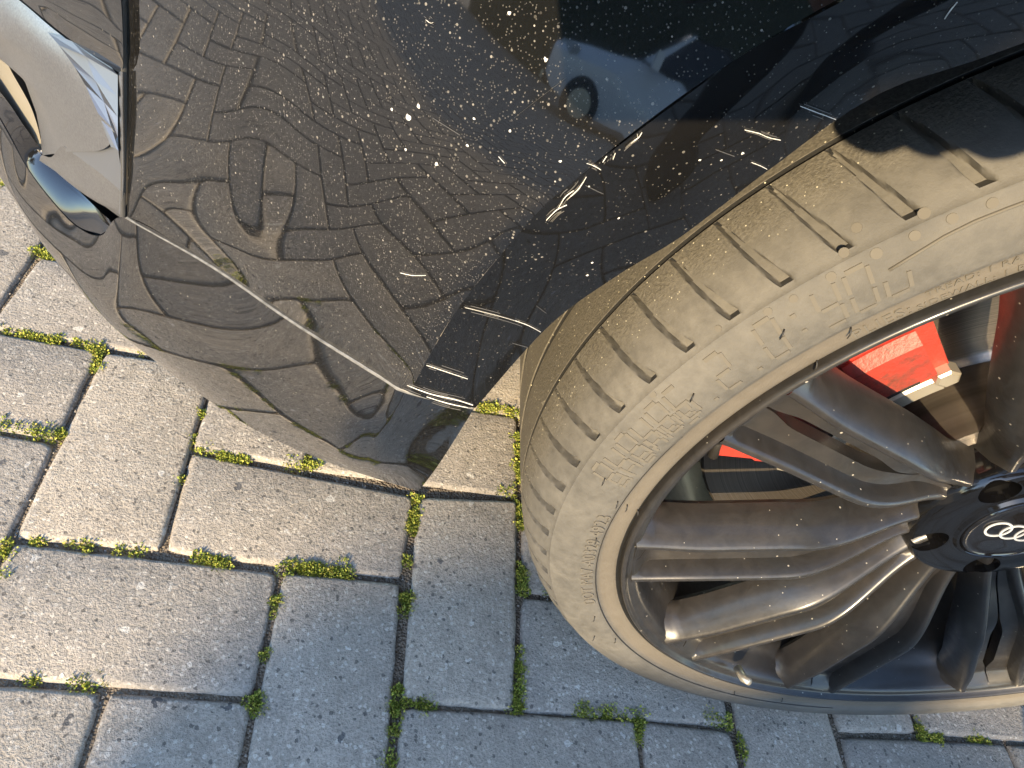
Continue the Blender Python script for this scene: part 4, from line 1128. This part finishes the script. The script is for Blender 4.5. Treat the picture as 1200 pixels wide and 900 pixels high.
# long unseen hedge added along the far side, tall enough to shade mirrored paving
hb = empty('hedge', (-8.2, -8.3, 0))
V = []
NX = 40
tops = [3.04 + .03 * noise.noise(Vector((k * .9, 3, 0))) for k in range(NX + 1)]
prof_h = [(0.0, 0.0), (0.03, .9), (.05, .97), (.14, 1.0), (.8, 1.0), (.9, .95), (.93, 0.0)]
for k in range(NX + 1):
    for b_, zf in prof_h: V.append(Vector((-6.5 + 13.0 * k / NX, -b_, zf * tops[k])))
nq = len(prof_h)
mesh_obj('hedge_body', V, grid_faces(NX + 1, nq, True) + [tuple(range(nq)), tuple(range(NX * nq, (NX + 1) * nq))[::-1]], M_CORE, hb)
pts = []
for i in range(14000):
    x = r3.uniform(-6.5, 6.5)
    pts.append(Vector((x, r3.uniform(-.02, .03), r3.uniform(0, 2.98))) if r3.random() < .75 else Vector((x, -r3.uniform(.05, .9), 3.02)))
lv = leaves('hedge_leaves', pts, 0.05, M_HEDGE, hb, r3); lv['kind'] = 'stuff'
tag(hb, 'long tall hedge added behind the white car, shading the paving mirrored in the paint', 'hedge')

# trees farther back
def tree(loc, h, rad, label, seed):
    r3 = random.Random(seed); t = empty('tree', loc)
    V = []; F = []
    tube(V, F, [(0, 0, 0), (.05, .02, h * .25), (.02, .06, h * .5), (0, 0, h * .8)], [.16, .13, .10, .04], 10)
    crown = []
    for k in range(9):
        a = k * 2.4; z0 = h * (.35 + .05 * k); e = Vector((math.cos(a), math.sin(a), .55)) * rad * r3.uniform(.5, .85)
        tube(V, F, [Vector((0, 0, z0)), Vector((0, 0, z0)) + e * .5 + Vector((0, 0, .05)), Vector((0, 0, z0)) + e], [.06, .04, .015], 6)
        crown.append(Vector((0, 0, z0)) + e * .8)
    mesh_obj('trunk', V, F, M_BARK, t, True)
    pts = []
    for c in crown + [Vector((0, 0, h * .8)), Vector((0, 0, h * .6))]:
        for i in range(520):
            d = Vector((r3.gauss(0, 1), r3.gauss(0, 1), r3.gauss(0, 1))).normalized()
            pts.append(c + d * rad * .48 * r3.random() ** .4)
    leaves('crown', pts, .13, M_TREE, t, r3)
    tag(t, label, 'tree', 'trees behind the hedge'); return t
tree((-9.2, -9.0, 0), 4.6, 1.9, 'broad tree behind the white car, mirrored in the paint', 1)
tree((-1.5, -16.0, 0), 5.6, 2.2, 'tall tree beyond the hedge, mirrored in the paint', 2)
tree((-11.5, -5.0, 0), 4.2, 1.7, 'lower tree left of the white car, mirrored in the paint', 4)

# white damaged car across the car park
M_WHITE = N('white_car_paint').fin((0.62, 0.64, 0.68), 0.22, spec=0.5)
M_GLASS = N('car_glass').fin((0.012, 0.015, 0.018), 0.05, ior=1.6)
wc = empty('car', (-2.65, -5.5, 0))
wc.rotation_euler = (0, 0, R_(143))
tag(wc, 'white hatchback missing its front bumper, mirrored in the black paint', 'car')
def sect(x, zs, ws):   # half section mirrored
    L = [Vector((x, w_, z)) for z, w_ in zip(zs, ws)]
    return L + [Vector((x, -p.y, p.z)) for p in reversed(L)]
secs = [(2.02, [.42, .55, .68, .74, .76], [.62, .66, .64, .5, .2]), (1.85, [.30, .52, .70, .80, .83], [.74, .80, .78, .62, .25]), (1.45, [.24, .5, .74, .88, .91], [.80, .86, .85, .68, .3]), (1.0, [.22, .5, .80, .95, .98], [.82, .88, .87, .72, .35]), (.62, [.22, .5, .86, 1.02, 1.05], [.84, .89, .88, .74, .4]), (-.3, [.22, .5, .90, 1.04, 1.06], [.84, .90, .89, .80, .4]), (-1.4, [.24, .5, .92, 1.06, 1.08], [.83, .89, .88, .78, .4]), (-1.95, [.30, .5, .92, 1.04, 1.06], [.78, .84, .82, .7, .4]), (-2.08, [.42, .55, .85, .98, 1.0], [.70, .76, .74, .6, .3])]
n10 = 10
V = []; 
for s_ in secs: V += sect(*s_)
F = grid_faces(len(secs), n10, False, False) + [tuple(range(n10)), tuple(range((len(secs) - 1) * n10, len(secs) * n10))[::-1]]
bdy = mesh_obj('body', V, F, M_WHITE, wc, True, 38)
roof = [(.62, [1.03, 1.05], [.72, .4]), (-.05, [1.40, 1.43], [.60, .35]), (-.9, [1.43, 1.46], [.60, .35]), (-1.6, [1.36, 1.39], [.58, .35]), (-1.98, [1.05, 1.06], [.70, .4])]
V = []
for x, zs, ws in roof: V += sect(x, zs, ws)
mesh_obj('roof', V, grid_faces(len(roof), 4), M_WHITE, wc, True, 60)
mesh_obj('windscreen', [(.60, .69, 1.06), (-.03, .575, 1.395), (-.03, -.575, 1.395), (.60, -.69, 1.06), (.64, .3, 1.085), (-.01, .25, 1.45), (-.01, -.25, 1.45), (.64, -.3, 1.085)], [(0, 1, 5, 4), (4, 5, 6, 7), (7, 6, 2, 3)], M_GLASS, wc)
for sy in (1, -1):
    mesh_obj('side_window', [(.45, sy * .80, 1.055), (-.10, sy * .635, 1.38), (-.85, sy * .625, 1.405), (-.85, sy * .80, 1.075)], [(0, 1, 2, 3)], M_GLASS, wc)
    mesh_obj('side_window', [(-.93, sy * .80, 1.075), (-.93, sy * .625, 1.405), (-1.52, sy * .61, 1.34), (-1.80, sy * .76, 1.08)], [(0, 1, 2, 3)], M_GLASS, wc)
    mesh_obj('pillar', [(.62, sy * .80, 1.04), (-.05, sy * .63, 1.40), (-.10, sy * .63, 1.40), (.45, sy * .82, 1.04)], [(0, 1, 2, 3)], M_WHITE, wc)
    V = []; F = []; bm_ = [(2.0, sy * .42, .62), (1.98, sy * .62, .60), (1.72, sy * .80, .70), (1.66, sy * .80, .80), (1.90, sy * .58, .78), (1.97, sy * .42, .74)]
    V = [Vector(p) + Vector((.02, sy * .012, .012)) for p in bm_] + [Vector(p) - Vector((.08, 0, 0)) for p in bm_]
    mesh_obj('headlight', V, [tuple(range(6))] + [(k, k + 6, (k + 1) % 6 + 6, (k + 1) % 6) for k in range(6)], N('headlight_glass').fin((.35, .36, .38), .1), wc)
    for x in (1.30, -1.30):
        V = []; F = []
        tube(V, F, [(x, sy * .70, .31), (x, sy * .76, .31), (x, sy * .90, .31), (x, sy * .905, .31)], [.30, .32, .32, .28], 28)
        o = mesh_obj('wheel', V, F, M_LINER, wc, True, 40)
        V = []; F = []
        tube(V, F, [(x, sy * .90, .31), (x, sy * .915, .31)], [.20, .19], 24); mesh_obj('rim', V, F, M_STEEL, o, True, 40)
    V = []; F = []; box(V, F, (.42, sy * .98, 1.06), (.12, .2, .13)); mesh_obj('mirror', V, F, M_WHITE, wc)
V = []; F = []; box(V, F, (2.02, 0, .48), (.06, 1.2, .34)); mesh_obj('radiator', V, F, M_LINER, wc)
V = []; F = []; box(V, F, (2.07, 0, .36), (.05, 1.1, .09)); mesh_obj('bumper_beam', V, F, M_STEEL, wc)
